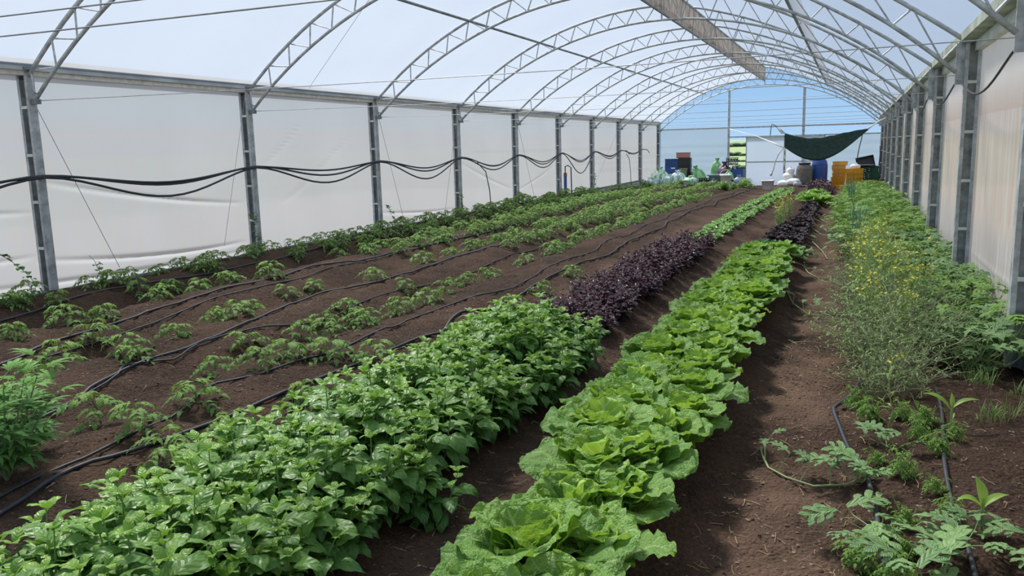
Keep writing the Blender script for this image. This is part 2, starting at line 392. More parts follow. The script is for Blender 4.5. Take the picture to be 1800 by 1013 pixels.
# ------------------------------------------------------------------ wall posts
def post(x, y, side, label):
    z0 = gz(np.clip(x, -9.4, 1.2), y) - .15; h = EAVE + .02
    root = empty('wall_post', (x, y, z0)); H_ = h - z0
    tag(root, label, 'post', 'steel posts along the side walls')
    w, d, t = .17, .11, .012
    mb = MB(); mb.box(-w/2, w/2, d/2-t, d/2, 0, H_); mb.box(-w/2, -w/2+t, -d/2, d/2-t, 0, H_); mb.box(w/2-t, w/2, -d/2, d/2-t, 0, H_)
    mb.box(-w/2+t, -w/2+.04, -d/2, -d/2+t*.7, 0, H_); mb.box(w/2-.04, w/2-t, -d/2, -d/2+t*.7, 0, H_)
    mb.build('channel', M['steel'], root)
    for k in range(1, 6):
        if H_-.58*k < .2: break
        b = MB(); b.box(-w/2+.035, w/2-.035, -d/2-.006, -d/2+.004, H_-.58*k+.10, H_-.58*k+.135); b.build('batten', M['skirt'], root)
    b = MB(); b.box(-w/2-.04, w/2+.04, -.09, .09, H_-.015, H_+.02)
    for s_ in (-1, 1): b.lathe([(.0, 0), (.014, 0), (.014, .02), (0, .02)], 8, (s_*.07, -.05, H_+.02))
    b.build('cap_plate', M['steel_dark'], root)
    return root
for i in range(-1, 10):
    y = Y0+BAY*i; k = i+1
    post(XL-.035, y, 1, f"grey steel channel post on the left wall, {['standing just outside the frame'] [0] if i<0 else ORD[i]+' in view from the near end'}")
    post(XR+.035, y, -1, f"grey steel channel post on the right wall, {'just outside the frame' if i<0 else ORD[i]+' from the near end'}")

# ------------------------------------------------------------------ roof trusses
def make_truss():
    root = empty('roof_truss')
    A = [(XL, 0, z_out(XL))] + [(XL+(XA-XL)*t/22, 0, z_out(XL+(XA-XL)*t/22)) for t in range(1, 23)]
    mb = MB(); mb.tube(A, .028, 6); mb.build('upper_chord', M['steel'], root, True)
    B = [(XA+(XR-XA)*t/22, 0, z_out(XA+1e-5+(XR-XA)*t/22)) for t in range(23)]
    mb = MB(); mb.tube(B, .028, 6); mb.build('upper_chord', M['steel'], root, True)
    xi0, xi1 = -9.30, 1.10
    Cc = [(xi0+(xi1-xi0)*t/40, 0, z_in(xi0+(xi1-xi0)*t/40)) for t in range(41)]
    mb = MB(); mb.tube(Cc, .026, 6); mb.build('lower_chord', M['steel'], root, True)
    mb = MB(); n = 11; top = [XL+.10+(XA-.15-XL-.10)*(k/n)**1.06 for k in range(n+1)]
    mid = [(top[k]+top[k+1])/2 for k in range(n)]; bot = [x_+.34*math.sin(math.atan((ICX-x_)/math.sqrt(IRAD**2-(x_-ICX)**2))) for x_ in mid]
    for k in range(n):
        mb.tube([(top[k], 0, z_out(top[k])), (bot[k], 0, z_in(bot[k]))], .011, 5, False)
        mb.tube([(bot[k], 0, z_in(bot[k])), (top[k+1], 0, z_out(top[k+1]))], .013, 5, False)
    mb.tube([(XL+.08, 0, z_out(XL+.08)), (XL+.10, 0, z_in(XL+.14))], .016, 5)
    mb.tube([(XA, 0, 4.60), (XA, 0, 5.44)], .022, 6)
    mb.build('web', M['steel'], root)
    mb = MB(); n = 9; x0, x1 = XA+.05, XR-.08
    top = [x0+(x1-x0)*((k)/n)**.96 for k in range(n+1)]
    for k in range(n):
        b_ = min(xi1-.05, top[k]+(top[k+1]-top[k])*.62)
        mb.tube([(top[k], 0, z_out(top[k]+1e-4)), (b_, 0, z_in(b_))], .011, 5, False)
        mb.tube([(b_, 0, z_in(b_)), (top[k+1], 0, z_out(top[k+1]))], .014, 5, False)
    mb.tube([(XR-.1, 0, z_out(XR-.1)), (XR-.1, 0, z_in(XR-.13))], .014, 5)
    mb.build('web', M['steel'], root)
    mb = MB(); mb.box(1.09, 1.19, -.012, .012, 2.42, 2.90); mb.build('bracket', M['steel'], root)
    mb = MB(); mb.box(-9.345, -9.24, -.03, .03, 2.48, 2.54); mb.tube([(-9.3, 0, 2.62), (-9.22, -.03, 2.60), (-9.15, -.05, 2.62)], .009, 5); mb.build('bracket', M['steel_dark'], root)
    return root
def dup(root, loc=None, rz=None, s=None, label=None, group=None):
    r = root.copy(); C.objects.link(r)
    if loc is not None: r.location = loc
    if rz is not None: r.rotation_euler = (r.rotation_euler[0], r.rotation_euler[1], rz)
    if s is not None: r.scale = (s, s, s) if isinstance(s, (int, float)) else s
    if label: r['label'] = label
    if group: r['group'] = group
    for ch in list(root.children):
        c = ch.copy(); C.objects.link(c); c.parent = r
        for g_ in ch.children:
            d_ = g_.copy(); C.objects.link(d_); d_.parent = c
    return r
tr0 = make_truss(); tag(tr0, 'x', 'roof truss', 'arched roof trusses')
for i in range(-1, 10):
    lb = f"arched grey steel lattice truss springing from the {ORD[i]} left wall post in view" if i >= 0 else 'arched grey steel lattice truss above the camera, outside the frame'
    if i == 9: lb = 'arched grey steel lattice truss against the blue far end wall'
    if i == 9: tr0.location = (0, Y0+BAY*i-.06, 0); tr0['label'] = lb
    else: dup(tr0, (0, Y0+BAY*i, 0), label=lb)

# tie wires across at bracket height and diagonal bracing
for i in range(-1, 9):
    y = Y0+BAY*i
    mb = MB(); mb.tube(sag((-9.24, y, 2.52), (1.12, y+.02, 2.53), .03, 8), .0045, 4)
    tag(mb.build('tie_wire', M['wire']), f"thin steel tie wire stretched across the tunnel from the {ORD[i]} left post" if i >= 0 else 'lower of two thin tie wires crossing the top left corner, nearer than every post', 'wire', 'tie wires across the tunnel')
mb = MB(); mb.tube([(-9.24, Y0-BAY, 2.60), (1.12, Y0-BAY, 2.60)], .0045, 4)
tag(mb.build('tie_wire', M['wire']), 'upper of two thin tie wires crossing the top left corner, nearer than every post', 'wire', 'tie wires across the tunnel')
for a, b, lb in (((-9.3, 13.0, 3.0), (-4.25, 8.8, 4.75), 'steep thin bracing wire under the left roof between the third and fourth trusses'), ((-9.3, 22.0, 2.9), (1.1, 19.4, 2.75), 'thin wire slanting across under the roof from the fifth left bay'), ((-2.5, 21.0, 4.3), (1.1, 29.4, 2.8), 'thin wire slanting down under the right roof toward the far right posts')):
    mb = MB(); mb.tube([a, b], .004, 4)
    tag(mb.build('bracing_wire', M['wire']), lb, 'wire')
for i, (y0_, z0_, y1_, z1_, w_) in enumerate(((7.42, 2.45, 8.45, .3, 'leaning away from the nearest left post'), (11.30, 2.8, 10.55, .35, 'leaning toward the second left post'), (15.45, 2.6, 16.4, .3, 'leaning away from the third left post'),
                                      (19.3, 2.7, 18.5, .3, 'leaning toward the fourth left post'), (23.4, 2.6, 24.8, .3, 'beside the fifth left post'), (35.2, 2.6, 31.6, .3, 'by the eighth left post'))):
    mb = MB(); mb.tube([(-9.36, y0_, z0_), (-9.40, y1_, z1_)], .0045, 4)
    tag(mb.build('bracing_wire', M['wire']), 'thin grey bracing wire on the left wall '+w_, 'wire')

# ------------------------------------------------------------------ end wall
ZB = -.42
def panel(name, mat, x0, x1, z0, z1, y=YEND+.04, t=.0, topf=None, n=12):
    mb = MB()
    mb.grid(lambda u, v: (x0+(x1-x0)*u, y+.01*math.sin(u*9+v*5), z0+((topf(x0+(x1-x0)*u) if topf else z1)-z0)*v), n, 6)
    return struct(mb.build(name, mat, None, True))
def ztop(x): return z_out(x)+.04 if x <= XA or x > XA+1e-6 else 5.4
panel('wall_back', M['film_end'], XL-.12, XA, 2.55, 3, topf=lambda x: z_out(min(x, XA-1e-6))+.03)['label'] = 'clear film filling the left half of the far gable above the rail'
panel('wall_back', M['film_end'], XA, XR+.12, 2.55, 3, topf=lambda x: z_out(max(x, XA+1e-6))+.03)['label'] = 'clear film filling the right half of the far gable above the rail'
panel('wall_back', M['film_milky'], XL-.12, -5.86, ZB, 2.55)['label'] = 'milky blue film of the far end wall left of the doorway'
panel('wall_back', M['film_end'], -5.80, XR+.12, 2.10, 2.55)['label'] = 'strip of clear film between the two rails over the far door'
panel('wall_back', M['film_milky'], -1.22, XR+.12, ZB, 2.10)['label'] = 'milky blue film of the far end wall right of the door'
nt_ = [6]
def trim(lb, fn, mat=M['steel']):
    nt_[0] += 1; mb = MB(); fn(mb); return struct(mb.build('trim_%d' % nt_[0], mat), lb)
ye = YEND-.02
trim('steel rail across the full width of the far end wall', lambda m: m.box(XL, XR+.1, ye-.03, ye+.03, 2.52, 2.59))
trim('steel lintel rail over the far door', lambda m: m.box(-5.83, XR+.1, ye-.03, ye+.03, 2.06, 2.12))
trim('left upright post of the far end wall beside the doorway', lambda m: m.box(-5.89, -5.79, ye-.05, ye+.03, ZB, z_in(-5.83)))
trim('right upright post of the far end wall behind the barrels', lambda m: m.box(-2.34, -2.22, ye-.05, ye+.03, ZB, z_in(-2.28)))
# door: two white sheet leaves
for k, (xa, xb) in enumerate(((-4.98, -3.13), (-3.11, -1.25))):
    root = empty('door_%d' % (k+1), (xa, YEND-.10, -.38)); struct(root, ('left' if k == 0 else 'right')+' leaf of the pale sheeted sliding door in the far wall')
    w = xb-xa
    mb = MB(); mb.box(0.02, w-.02, -.006, .006, .03, 2.42); mb.build('sheet', M['film_door'], root)
    mb = MB(); mb.box(0, .03, -.02, .02, 0, 2.45); mb.box(w-.03, w, -.02, .02, 0, 2.45); mb.box(0, w, -.02, .02, 0, .04); mb.box(0, w, -.02, .02, 2.41, 2.45); mb.box(0, w, -.018, .018, 1.20, 1.235)
    mb.build('frame', M['steel'], root)

# ------------------------------------------------------------------ outdoors, seen through the doorway and the film
def outz(x, y):
    x = np.asarray(x, float); y = np.asarray(y, float)
    z = -.5 - np.clip(y-46, 0, 60)*.018
    return z + np.clip(y-150, 0, 420)*.010 + .6*vnoise(x*.01, y*.01, 1)*np.clip((y-60)/100, 0, 1)
def grass_mat():
    m, n = new_mat('pasture'); o = N(n, 'ShaderNodeOutputMaterial'); p = N(n, 'ShaderNodeBsdfPrincipled')
    t = N(n, 'ShaderNodeTexCoord'); a = noise(n, t.outputs['Object'], .03, 4); b = noise(n, t.outputs['Object'], 1.5, 4)
    c = mixc(n, ramp(n, a, .4, .6), (.11, .16, .045), (.17, .20, .075)); c = mixc(n, math_node(n, 'MULTIPLY', ramp(n, b, .4, .7), .4), c, (.10, .18, .04))
    s = N(n, 'ShaderNodeSeparateXYZ'); L(n, t.outputs['Object'], s.inputs[0])
    bounce_ground = math_node(n, 'MULTIPLY', ramp(n, s.outputs[1], 46.5, 44.5), ramp(n, math_node(n, 'ABSOLUTE', s.outputs[0]), 30, 26))
    c = mixc(n, bounce_ground, c, (.42, .33, .25))                       # unseen ground near the tunnel, made brown to bounce warm light onto the film
    L(n, c, p.inputs['Base Color']); p.inputs['Roughness'].default_value = .95; L(n, p.outputs[0], o.inputs[0]); return m
M['grass'] = grass_mat()
M['hedge'] = simple('hedge_leaf', (.045, .085, .035), .9, 0, .3, 2)
M['hill'] = simple('hill_green', (.16, .24, .14), .95, 0, .25, .02)
xs_ = np.concatenate([np.linspace(-700, -40, 40), np.linspace(-38, 30, 35), np.linspace(34, 500, 30)])
ys_ = np.concatenate([np.linspace(-40, 43, 10), np.linspace(44, 160, 60), np.linspace(170, 1500, 60)])
OX, OY = np.meshgrid(xs_, ys_); OZ = outz(OX, OY)
ix = np.arange(OX.size).reshape(OX.shape)
keep = []
q = np.stack([ix[:-1, :-1], ix[:-1, 1:], ix[1:, 1:], ix[1:, :-1]], -1).reshape(-1, 4)
struct(link_mesh('pasture', np.stack([OX, OY, OZ-.02], -1).reshape(-1, 3), q.tolist(), M['grass'], None, True), 'green pasture outside the tunnel')
# hills
def hill(y, base, amp, seed, x0=-900, x1=500):
    mb = MB(); ph = seed*1.7
    def f(u, v):
        x = x0+(x1-x0)*u
        h = base+amp*(math.sin(x*.006+ph)+.5*math.sin(x*.017+ph*2)+.2*math.sin(x*.05+ph))
        return (x, y+v*140, float(outz(x, y))-3+h*math.sin(v*PI)**.8)
    mb.grid(f, 90, 8); return mb.build('hill', M['hill'], None, True)
struct(hill(700, 3.4, .8, 1), 'far green hill on the horizon')
def hedge(y, h, thick, x0, x1, lb, seed):
    R_ = random.Random(seed); mb = MB(); nseg = int((x1-x0)/(thick*.9))
    for k in range(nseg):
        x = x0+(x1-x0)*(k+R_.random()*.6)/nseg; r = thick*(.6+.5*R_.random()); hh = h*(.6+.6*R_.random()); z = float(outz(x, y))
        mb.lathe([(r*.8, -.2), (r, hh*.3), (r*.85, hh*.7), (r*.4, hh*.95), (0, hh)], 9, (x, y+R_.uniform(-1, 1)*thick*.3, z), .18, k)
    o = mb.build('hedge', M['hedge'], None, True); tag(o, lb, 'hedge')
hedge(105, .65, .9, -30, 4, 'low green bushes in the pasture seen through the doorway', 1)
hedge(150, .55, 1.2, -50, 8, 'dark hedge crossing the pasture, lower of two seen through the doorway', 2)
hedge(190, .9, 1.4, -62, 10, 'dark hedge crossing the pasture, upper of two seen through the doorway', 3)
hedge(330, 1.5, 5, -150, 30, 'band of distant trees below the hill', 4)
# pallet fence outside the door
M['wood'] = simple('grey_wood', (.23, .17, .12), .85, 0, .25, 14)
M['wood2'] = simple('brown_wood', (.17, .09, .05), .85, 0, .25, 14)
fr_ = empty('pallet_fence', (-6.6, 50, float(outz(-6.6, 50)))); tag(fr_, 'low brown wooden pallet fence outside the doorway', 'fence')
for k in range(3):
    b = MB(); b.box(0, 3.4, -.015, .015, .05+.28*k, .16+.28*k); b.build('board', M['wood2'], fr_)
for k in range(5):
    b = MB(); b.box(.8*k, .8*k+.10, -.06, -.015, -.1, .80); b.build('upright', M['wood2'], fr_)

# ------------------------------------------------------------------ things piled at the far end
for nm, col in (('blue', (.03, .10, .36)), ('navy', (.02, .06, .20)), ('olive', (.16, .20, .10)), ('red', (.34, .07, .035)), ('yellow', (.72, .38, .02)), ('greenp', (.015, .10, .06)),
                ('white', (.90, .90, .88)), ('tub', (.22, .36, .44)), ('grey', (.16, .155, .145)), ('card', (.30, .18, .10)), ('bagw', (.78, .84, .80)), ('bagg', (.22, .50, .20)), ('purple', (.12, .07, .12)), ('grey2', (.40, .42, .48))):
    M['p_'+nm] = simple('plastic_'+nm, col, .45, 0, .03 if nm == 'white' else .12, 6)
def crate(name, w, d, h, mat, loc, rz, lb, group=None, cat='crate', solid=False):
    root = empty(name, loc, rz); tag(root, lb, cat, group)
    b = MB(); t = .012
    b.box(-w/2, w/2, -d/2, d/2, 0, t)
    b.build('base', mat, root)
    b = MB()
    if solid:
        for x0, x1, y0, y1 in ((-w/2, w/2, -d/2, -d/2+t), (-w/2, w/2, d/2-t, d/2), (-w/2, -w/2+t, -d/2+t, d/2-t), (w/2-t, w/2, -d/2+t, d/2-t)): b.box(x0, x1, y0, y1, t, h-.03)
    else:
        for zz in range(3):
            z0 = t+(h-.03)*zz/3; z1 = z0+(h-.03)/3*.62
            for x0, x1, y0, y1 in ((-w/2, w/2, -d/2, -d/2+t), (-w/2, w/2, d/2-t, d/2), (-w/2, -w/2+t, -d/2+t, d/2-t), (w/2-t, w/2, -d/2+t, d/2-t)): b.box(x0, x1, y0, y1, z0, z1)
        for k in range(6):
            x = -w/2+.02+(w-.04)*k/5
            b.box(x-.014, x+.014, -d/2-.002, -d/2+t+.002, t, h-.02); b.box(x-.014, x+.014, d/2-t-.002, d/2+.002, t, h-.02)
    b.build('wall', mat, root)
    b = MB()
    for x0, x1, y0, y1 in ((-w/2-.015, w/2+.015, -d/2-.015, -d/2+.012), (-w/2-.015, w/2+.015, d/2-.012, d/2+.015), (-w/2-.015, -w/2+.012, -d/2, d/2), (w/2-.012, w/2+.015, -d/2, d/2)): b.box(x0, x1, y0, y1, h-.03, h)
    b.build('rim', mat, root)
    return root
def bag(name, loc, r, h, mat, lb, cat='bag', seed=0, group=None, tie=True, sq=(1, 1)):
    root = empty(name, loc, seed); tag(root, lb, cat, group); root.scale = (sq[0], sq[1], 1)
    R_ = random.Random(seed); b = MB(); n = 22
    prof = [(.02, 0), (.78, .01), (.96, .15), (1.0, .4), (.93, .65), (.74, .82), (.36, .91), (.12, .94)]
    ph = [R_.random()*6 for _ in range(4)]
    V = []
    for j, (pr_, pz) in enumerate(prof):
        for k in range(n):
            a = 2*PI*k/n
            q = r*pr_*(1+.10*math.sin(2*a+ph[0])+.07*math.sin(5*a+ph[1]+j)+.06*math.sin(9*a+ph[2]+j*.5))
            V.append((q*math.cos(a), q*math.sin(a), h*pz*(1+.06*math.sin(3*a+ph[3])*(pz > .05))))
    Fc = [(j*n+k, j*n+(k+1) % n, (j+1)*n+(k+1) % n, (j+1)*n+k) for j in range(len(prof)-1) for k in range(n)]+[tuple(range(n-1, -1, -1)), tuple((len(prof)-1)*n+k for k in range(n))]
    b.add(V, Fc); b.build('sack_body', mat, root, True)
    if tie:
        b = MB(); V = []
        for j, (rr, zz) in enumerate(((.10, .93), (.09, .96), (.22, 1.03), (.34, 1.10))):
            for k in range(14):
                a = 2*PI*k/14; q = r*rr*(1+.3*math.sin(3*a+ph[1])*(j > 1)); V.append((q*math.cos(a), q*math.sin(a), h*zz+.02*math.sin(5*a)*(j > 1)))
        b.add(V, [(j*14+k, j*14+(k+1) % 14, (j+1)*14+(k+1) % 14, (j+1)*14+k) for j in range(3) for k in range(14)]); b.build('gathered_neck', mat, root, True)
    return root
def striped(name, ca, cb, k=14.):
    m, n = new_mat(name); o = N(n, 'ShaderNodeOutputMaterial'); p = N(n, 'ShaderNodeBsdfPrincipled'); t = N(n, 'ShaderNodeTexCoord')
    mp = N(n, 'ShaderNodeMapping'); mp.inputs['Scale'].default_value = (k, k, k*.35); L(n, t.outputs['Object'], mp.inputs[0])
    f = ramp(n, noise(n, mp.outputs[0], .6, 2), .47, .53); L(n, mixc(n, f, ca, cb), p.inputs['Base Color']); p.inputs['Roughness'].default_value = .4; L(n, p.outputs[0], o.inputs[0]); return m
M['bagmix'] = striped('printed_green_bag', (.76, .84, .80), (.16, .44, .17)); M['bagmix2'] = striped('white_teal_bag', (.80, .86, .85), (.25, .47, .42), 10)
M['greenbag'] = striped('green_net_bag', (.17, .46, .16), (.40, .66, .34), 8); M['rubble'] = striped('dark_clutter', (.02, .03, .03), (.30, .31, .30), 22)
GY_ = 40.2
def G(x, y=GY_): return gz(x, y)
# left stack of crates
h = .30
cy = 40.6
specs = [(-8.15, 'p_navy', 'navy blue crate at the bottom of the tall left stack'), (-8.15, 'p_blue', 'bright blue crate, second in the tall left stack'), (-8.15, 'p_blue', 'bright blue crate with a pale tag, third in the tall left stack'), (-8.15, 'p_navy', 'dark crate on top of the blue crates at the left')]
for k, (x, mt, lb) in enumerate(specs): crate('crate', .62, .42, .34, M[mt], (x, cy, G(x, cy)+.02+.345*k), .02*k, lb, 'stacked crates at the far left', solid=True)
b = MB(); b.box(-.10, .10, -.006, 0, -.03, .03); o = b.build('paper_tag', M['p_white']); o.location = (-8.05, cy-.235, G(-8.15, cy)+.95); tag(o, 'small pale tag on the upper bright blue crate', 'tag')
for k in range(4): crate('crate', .58, .42, .34, M['black'], (-7.52, cy+.02, G(-7.5, cy)+.02+.345*k), .03*(k % 2), ['black crate at the bottom of the stack behind the olive bin', 'second black crate up behind the olive bin', 'third black crate up behind the olive bin', 'topmost black crate under the red crate'][k], 'stacked crates at the far left', solid=True)
crate('crate', .62, .42, .26, M['p_red'], (-7.6, cy, G(-7.5, cy)+.02+.345*4), .05, 'red crate on the very top of the dark crate stack')
b = MB(); b.lathe([(.16, 0), (.17, .02), (.21, .82), (.235, .83), (.235, .87), (.20, .87)], 4, (0, 0, 0)); o = b.build('storage_bin', M['p_olive']); o.location = (-7.47, 39.9, G(-7.47, 39.9)); o.rotation_euler = (0, 0, PI/4); o.scale = (1.1, 1.1, 1); tag(o, 'olive green tall bin in front of the black crates', 'bin')
for a in [(-8.55, 39.7, .42, .85, 'bagmix', 'big white and green printed bag slumped by the crates'), (-8.0, 39.2, .36, .62, 'bagmix2', 'crumpled white and teal bag in front of the olive bin'), (-7.55, 39.0, .36, .68, 'bagmix2', 'white and green plastic bag with loose top beside the olive bin'),
          (-9.0, 39.4, .3, .35, 'p_white', 'small white bag at the foot of the left wall'), (-8.75, 38.9, .30, .34, 'bagmix2', 'low whitish bag at the left edge of the pile'),
          (-6.9, 38.7, .33, .40, 'bagmix', 'low white and green bag beside the black slatted crate'), (-7.05, 40.6, .26, .75, 'p_card', 'brown bundle between the crates and the green sack')]:
    bag('plastic_bag', (a[0], a[1], G(a[0], a[1])), a[2], a[3], M[a[4]], a[5], seed=int(abs(a[0]*37)) % 50)
bag('green_sack', (-6.65, 40.2, G(-6.65, 40.2)), .30, .95, M['greenbag'], 'tilted green sack right of the crate stack', 'sack', 3).rotation_euler = (.05, -.28, 0)
bag('green_sack', (-6.05+.02, 40.9, G(-6.0, 40.9)), .30, 1.25, M['greenbag'], 'tall upright green sack with tied top', 'sack', 5)
crate('crate', .60, .40, .50, M['black'], (-6.3, 39.2, G(-6.3, 39.2)), .1, 'black slatted crate in front of the green sacks')
crate('crate', .45, .35, .30, M['p_tub'], (-5.85, 39.3, G(-5.85, 39.3)), -.05, 'grey blue low crate left of the round tub', solid=True)
# tub
rt = empty('round_tub', (-5.35-.35, 38.9, G(-5.7, 38.9))); tag(rt, 'wide round blue grey tub with rope handles', 'tub')
b = MB(); b.lathe([(.28, 0), (.30, .01), (.42, .46), (.455, .48), (.455, .52), (.42, .52), (.40, .48), (.27, .04), (0, .04)], 28); b.build('tub_body', M['p_tub'], rt, True)
for s_ in (-1, 1): b = MB(); b.tube([(s_*.44, -.10, .46), (s_*.52, -.05, .50), (s_*.52, .05, .50), (s_*.44, .10, .46)], .015, 6); b.build('handle', M['p_tub'], rt, True)
bag('dark_bundle', (-6.02+.45, 40.2, G(-5.6, 40.2)), .36, 1.05, M['p_purple'], 'purple grey bundle of rags behind the tub', 'bundle', 7)
bag('dark_bundle', (-5.30, 40.5, G(-5.3, 40.5)), .34, 1.0, M['rubble'], 'dark mixed heap behind the tub', 'bundle', 8, tie=False)
bag('green_sack', (-5.28, 39.5, G(-5.3, 39.5)), .24, .72, M['greenbag'], 'small green sack leaning beside the blue bin', 'sack', 9)
crate('crate', .52, .40, .85, M['p_blue'], (-4.95, 40.2, G(-4.95, 40.2)), 0, 'blue bin standing behind the white bucket', cat='bin', solid=True)
crate('crate', .55, .40, .34, M['rubble'], (-5.05-.18, 40.1, G(-5, 40.2)+1.05), .12, 'black crate with pale clutter balanced on the heap')
bag('grey_sack', (-4.78, 39.1, G(-4.8, 39.1)), .30, .55, M['p_grey2'], 'pale grey sack beside the white bucket', 'sack', 11)
bag('grey_sack', (-5.45+.45, 38.5, G(-5.0, 38.5)), .24, .35, M['rubble'], 'dark low sack in front of the tub', 'sack', 12)
def bucket(x, y, r, hh, lb, handle=True):
    z = G(x, y); rt = empty('bucket', (x, y, z)); tag(rt, lb, 'bucket')
    b = MB(); b.lathe([(r*.82, 0), (r*.84, .01), (r*.97, hh*.9), (r*1.05, hh*.9), (r*1.05, hh), (r*.95, hh), (r*.80, .03), (0, .03)], 24); b.build('bucket_body', M['p_white'], rt, True)
    if handle: b = MB(); b.tube([(r*1.04*math.cos(a), -.02, hh*.93+r*1.0*math.sin(a)) for a in np.linspace(0, PI, 12)], .008, 5); b.build('handle', M['p_white'], rt, True)
bucket(-5.25, 38.2, .25, .52, 'white bucket with raised handle beside the doorway'); bucket(-5.72, 37.6, .15, .2, 'small white tub in front of the round tub', False); bucket(-7.05, 37.7, .16, .28, 'white pot standing at the edge of the weeds', False)
bucket(-3.35, 37.4, .27, .42, 'white bucket alone on the bare soil before the door')
# barrels and tray
def barrel(x, y, r, hh, mat, lb, lidm, z0=0.):
    rt = empty('barrel', (x, y, G(x, y)+z0)); tag(rt, lb, 'barrel')
    b = MB(); b.lathe([(r*.86, 0), (r*.92, .02), (r, .10), (r*1.02, hh*.5), (r*.99, hh*.70), (r*.88, hh*.84), (r*.62, hh*.93), (r*.62, hh*.95), (0, hh*.95)], 32); b.build('barrel_body', mat, rt, True)
    b = MB(); b.lathe([(r*.62, hh*.93), (r*.74, hh*.935), (r*.74, hh), (r*.66, hh*1.01), (0, hh*1.01)], 28); b.build('lid', lidm, rt, True)
    b = MB(); b.lathe([(r*.985, hh*.69), (r*1.02, hh*.695), (r*1.02, hh*.715), (r*.975, hh*.72)], 32); b.build('hoop', mat, rt, True)
    return rt
b1 = barrel(-1.92, 38.3, .34, .94, M['p_grey'], 'dark grey barrel with black lid and pale paper label', M['black'], .10)
b = MB(); b.grid(lambda u, v: (.352*math.sin(-.5+.4*u), -.352*math.cos(-.5+.4*u), .5+.2*v), 4, 1); b.build('paper_label', M['p_card'], b1)
barrel(-1.32, 38.75, .33, 1.14, M['p_blue'], 'tall blue barrel right of the grey barrel', M['p_navy'], .10)
def pallet(x, y, w, d, lb, rz=0):
    rt = empty('pallet', (x, y, G(x, y)-.01), rz); tag(rt, lb, 'pallet')
    for k in range(6): b = MB(); b.box(-w/2, w/2, -d/2+d*k/5.7, -d/2+d*k/5.7+.10, .09, .11); b.build('board', M['wood'], rt)
    for k in range(3): b = MB(); b.box(-w/2+(w-.08)*k/2, -w/2+(w-.08)*k/2+.08, -d/2, d/2, 0, .09); b.build('bearer', M['wood'], rt)
pallet(-1.62, 38.5, 1.5, 1.2, 'grey wooden pallet under the two barrels')
b = MB(); b.box(-.7, .7, -.10, .10, 0, .06); b.box(-.7, .7, -.12, -.10, .0, .09); o = b.build('plank_tray', M['p_grey2']); o.location = (-1.75, 37.5, G(-1.75, 37.5)); tag(o, 'pale flat tray lying before the barrel pallet', 'tray')
for k, (x, y, r, hh, z, lb) in enumerate(((-2.75, 38.2, .27, .30, 0, 'lowest left white sack of the pile beside the grey barrel'), (-2.35, 38.1, .28, .30, 0, 'lowest right white sack of the pile beside the grey barrel'), (-2.55, 38.4, .27, .30, .25, 'middle white sack of the pile beside the grey barrel'), (-2.50, 38.4, .17, .26, .50, 'top white sack of the pile beside the grey barrel'))):
    bag('white_sack', (x, y, G(x, y)+z), r, hh, M['p_white'], lb, 'sack', 20+k, 'white sacks beside the barrels', tie=(k == 3))
bag('grey_sack', (-2.15, 37.7, G(-2.15, 37.7)), .18, .2, M['p_grey2'], 'small grey bag at the foot of the white sacks', 'bag', 30)
# yellow crates
yo = ['bottom', 'second', 'third', 'fourth', 'fifth', 'sixth', 'topmost']
for k in range(7): crate('crate', .56, .40, .165, M['p_yellow'], (-.52+.03*math.sin(k*2.3)+(-.08 if k < 2 else 0), 39.3, G(-.5, 39.3)+.17*k), .15*math.sin(k*1.9), yo[k]+' yellow crate of the tall yellow stack', 'yellow crates')
yo = ['bottom', 'second', 'third', 'fourth', 'topmost']
for k in range(5): crate('crate', .66, .44, .165, M['p_yellow'], (.10+.03*math.sin(k*3.1), 38.3, G(.1, 38.3)+.17*k), .12*math.sin(k*2.7+1), yo[k]+' yellow crate of the lower yellow stack', 'yellow crates')
crate('crate', .5, .40, .165, M['p_yellow'], (-.42, 38.3, G(-.42, 38.3)), .3, 'single yellow crate lying left of the lower yellow stack', 'yellow crates')
bag('plastic_bag', (.12, 38.35, G(.1, 38.3)+.85), .2, .2, M['p_white'], 'white bag resting on the lower yellow stack', seed=33)
# green crates heap
R_ = random.Random(8)
gp = [(.38, 39.4, 0), (.38, 39.42, .30), (.82, 39.3, 0), (.84, 39.3, .30), (.80, 39.5, .60), (.98-.02, 40.0, 0), (.95, 40.0, .30), (.93, 40.0, .60), (.40, 40.1, .6)]
gl_ = ['lower left green crate of the heap', 'upper left green crate of the heap', 'lower front green crate by the right wall', 'second front green crate by the right wall', 'top front green crate of the heap', 'lower rear green crate against the right wall', 'middle rear green crate against the right wall', 'upper rear green crate against the right wall', 'rear left green crate high in the heap']
for k, (x, y, z) in enumerate(gp):
    crate('crate', .5 if x < .9 else .42, .38, .28, M['p_greenp'], (x if x < .9 else .93, y, G(x, y)+z), R_.uniform(-.2, .2) if x < .7 else .03, gl_[k], 'dark green crates at the far right')
t_ = crate('crate', .70, .50, .16, M['black'], (.52, 39.1, G(.5, 39.2)+.98), .1, 'black shallow box tipped up on the green crates', cat='box', solid=True); t_.rotation_euler = (1.25, -.2, .05)
crate('crate', .36, .36, .26, M['black'], (.20, 39.5, G(.2, 39.5)+.62), .1, 'small black box beside the tipped box', cat='box', solid=True)
b = MB(); b.box(-.42, .42, -.2, .2, 0, .03); o = b.build('grey_plank', M['p_grey2']); o.location = (.45, 39.05, G(.45, 39)+.90); tag(o, 'pale grey board under the tipped black box', 'board')
rt = empty('cardboard_box', (.75, 38.2, G(.75, 38.2))); tag(rt, 'open brown cardboard box with spread flaps at the far right', 'box')
b = MB(); b.box(-.26, .26, -.2, .2, 0, .05); b.box(-.26, .26, .19, .2, .05, .28); b.box(-.26, .26, -.2, -.19, .05, .12); b.build('box_body', M['p_card'], rt)
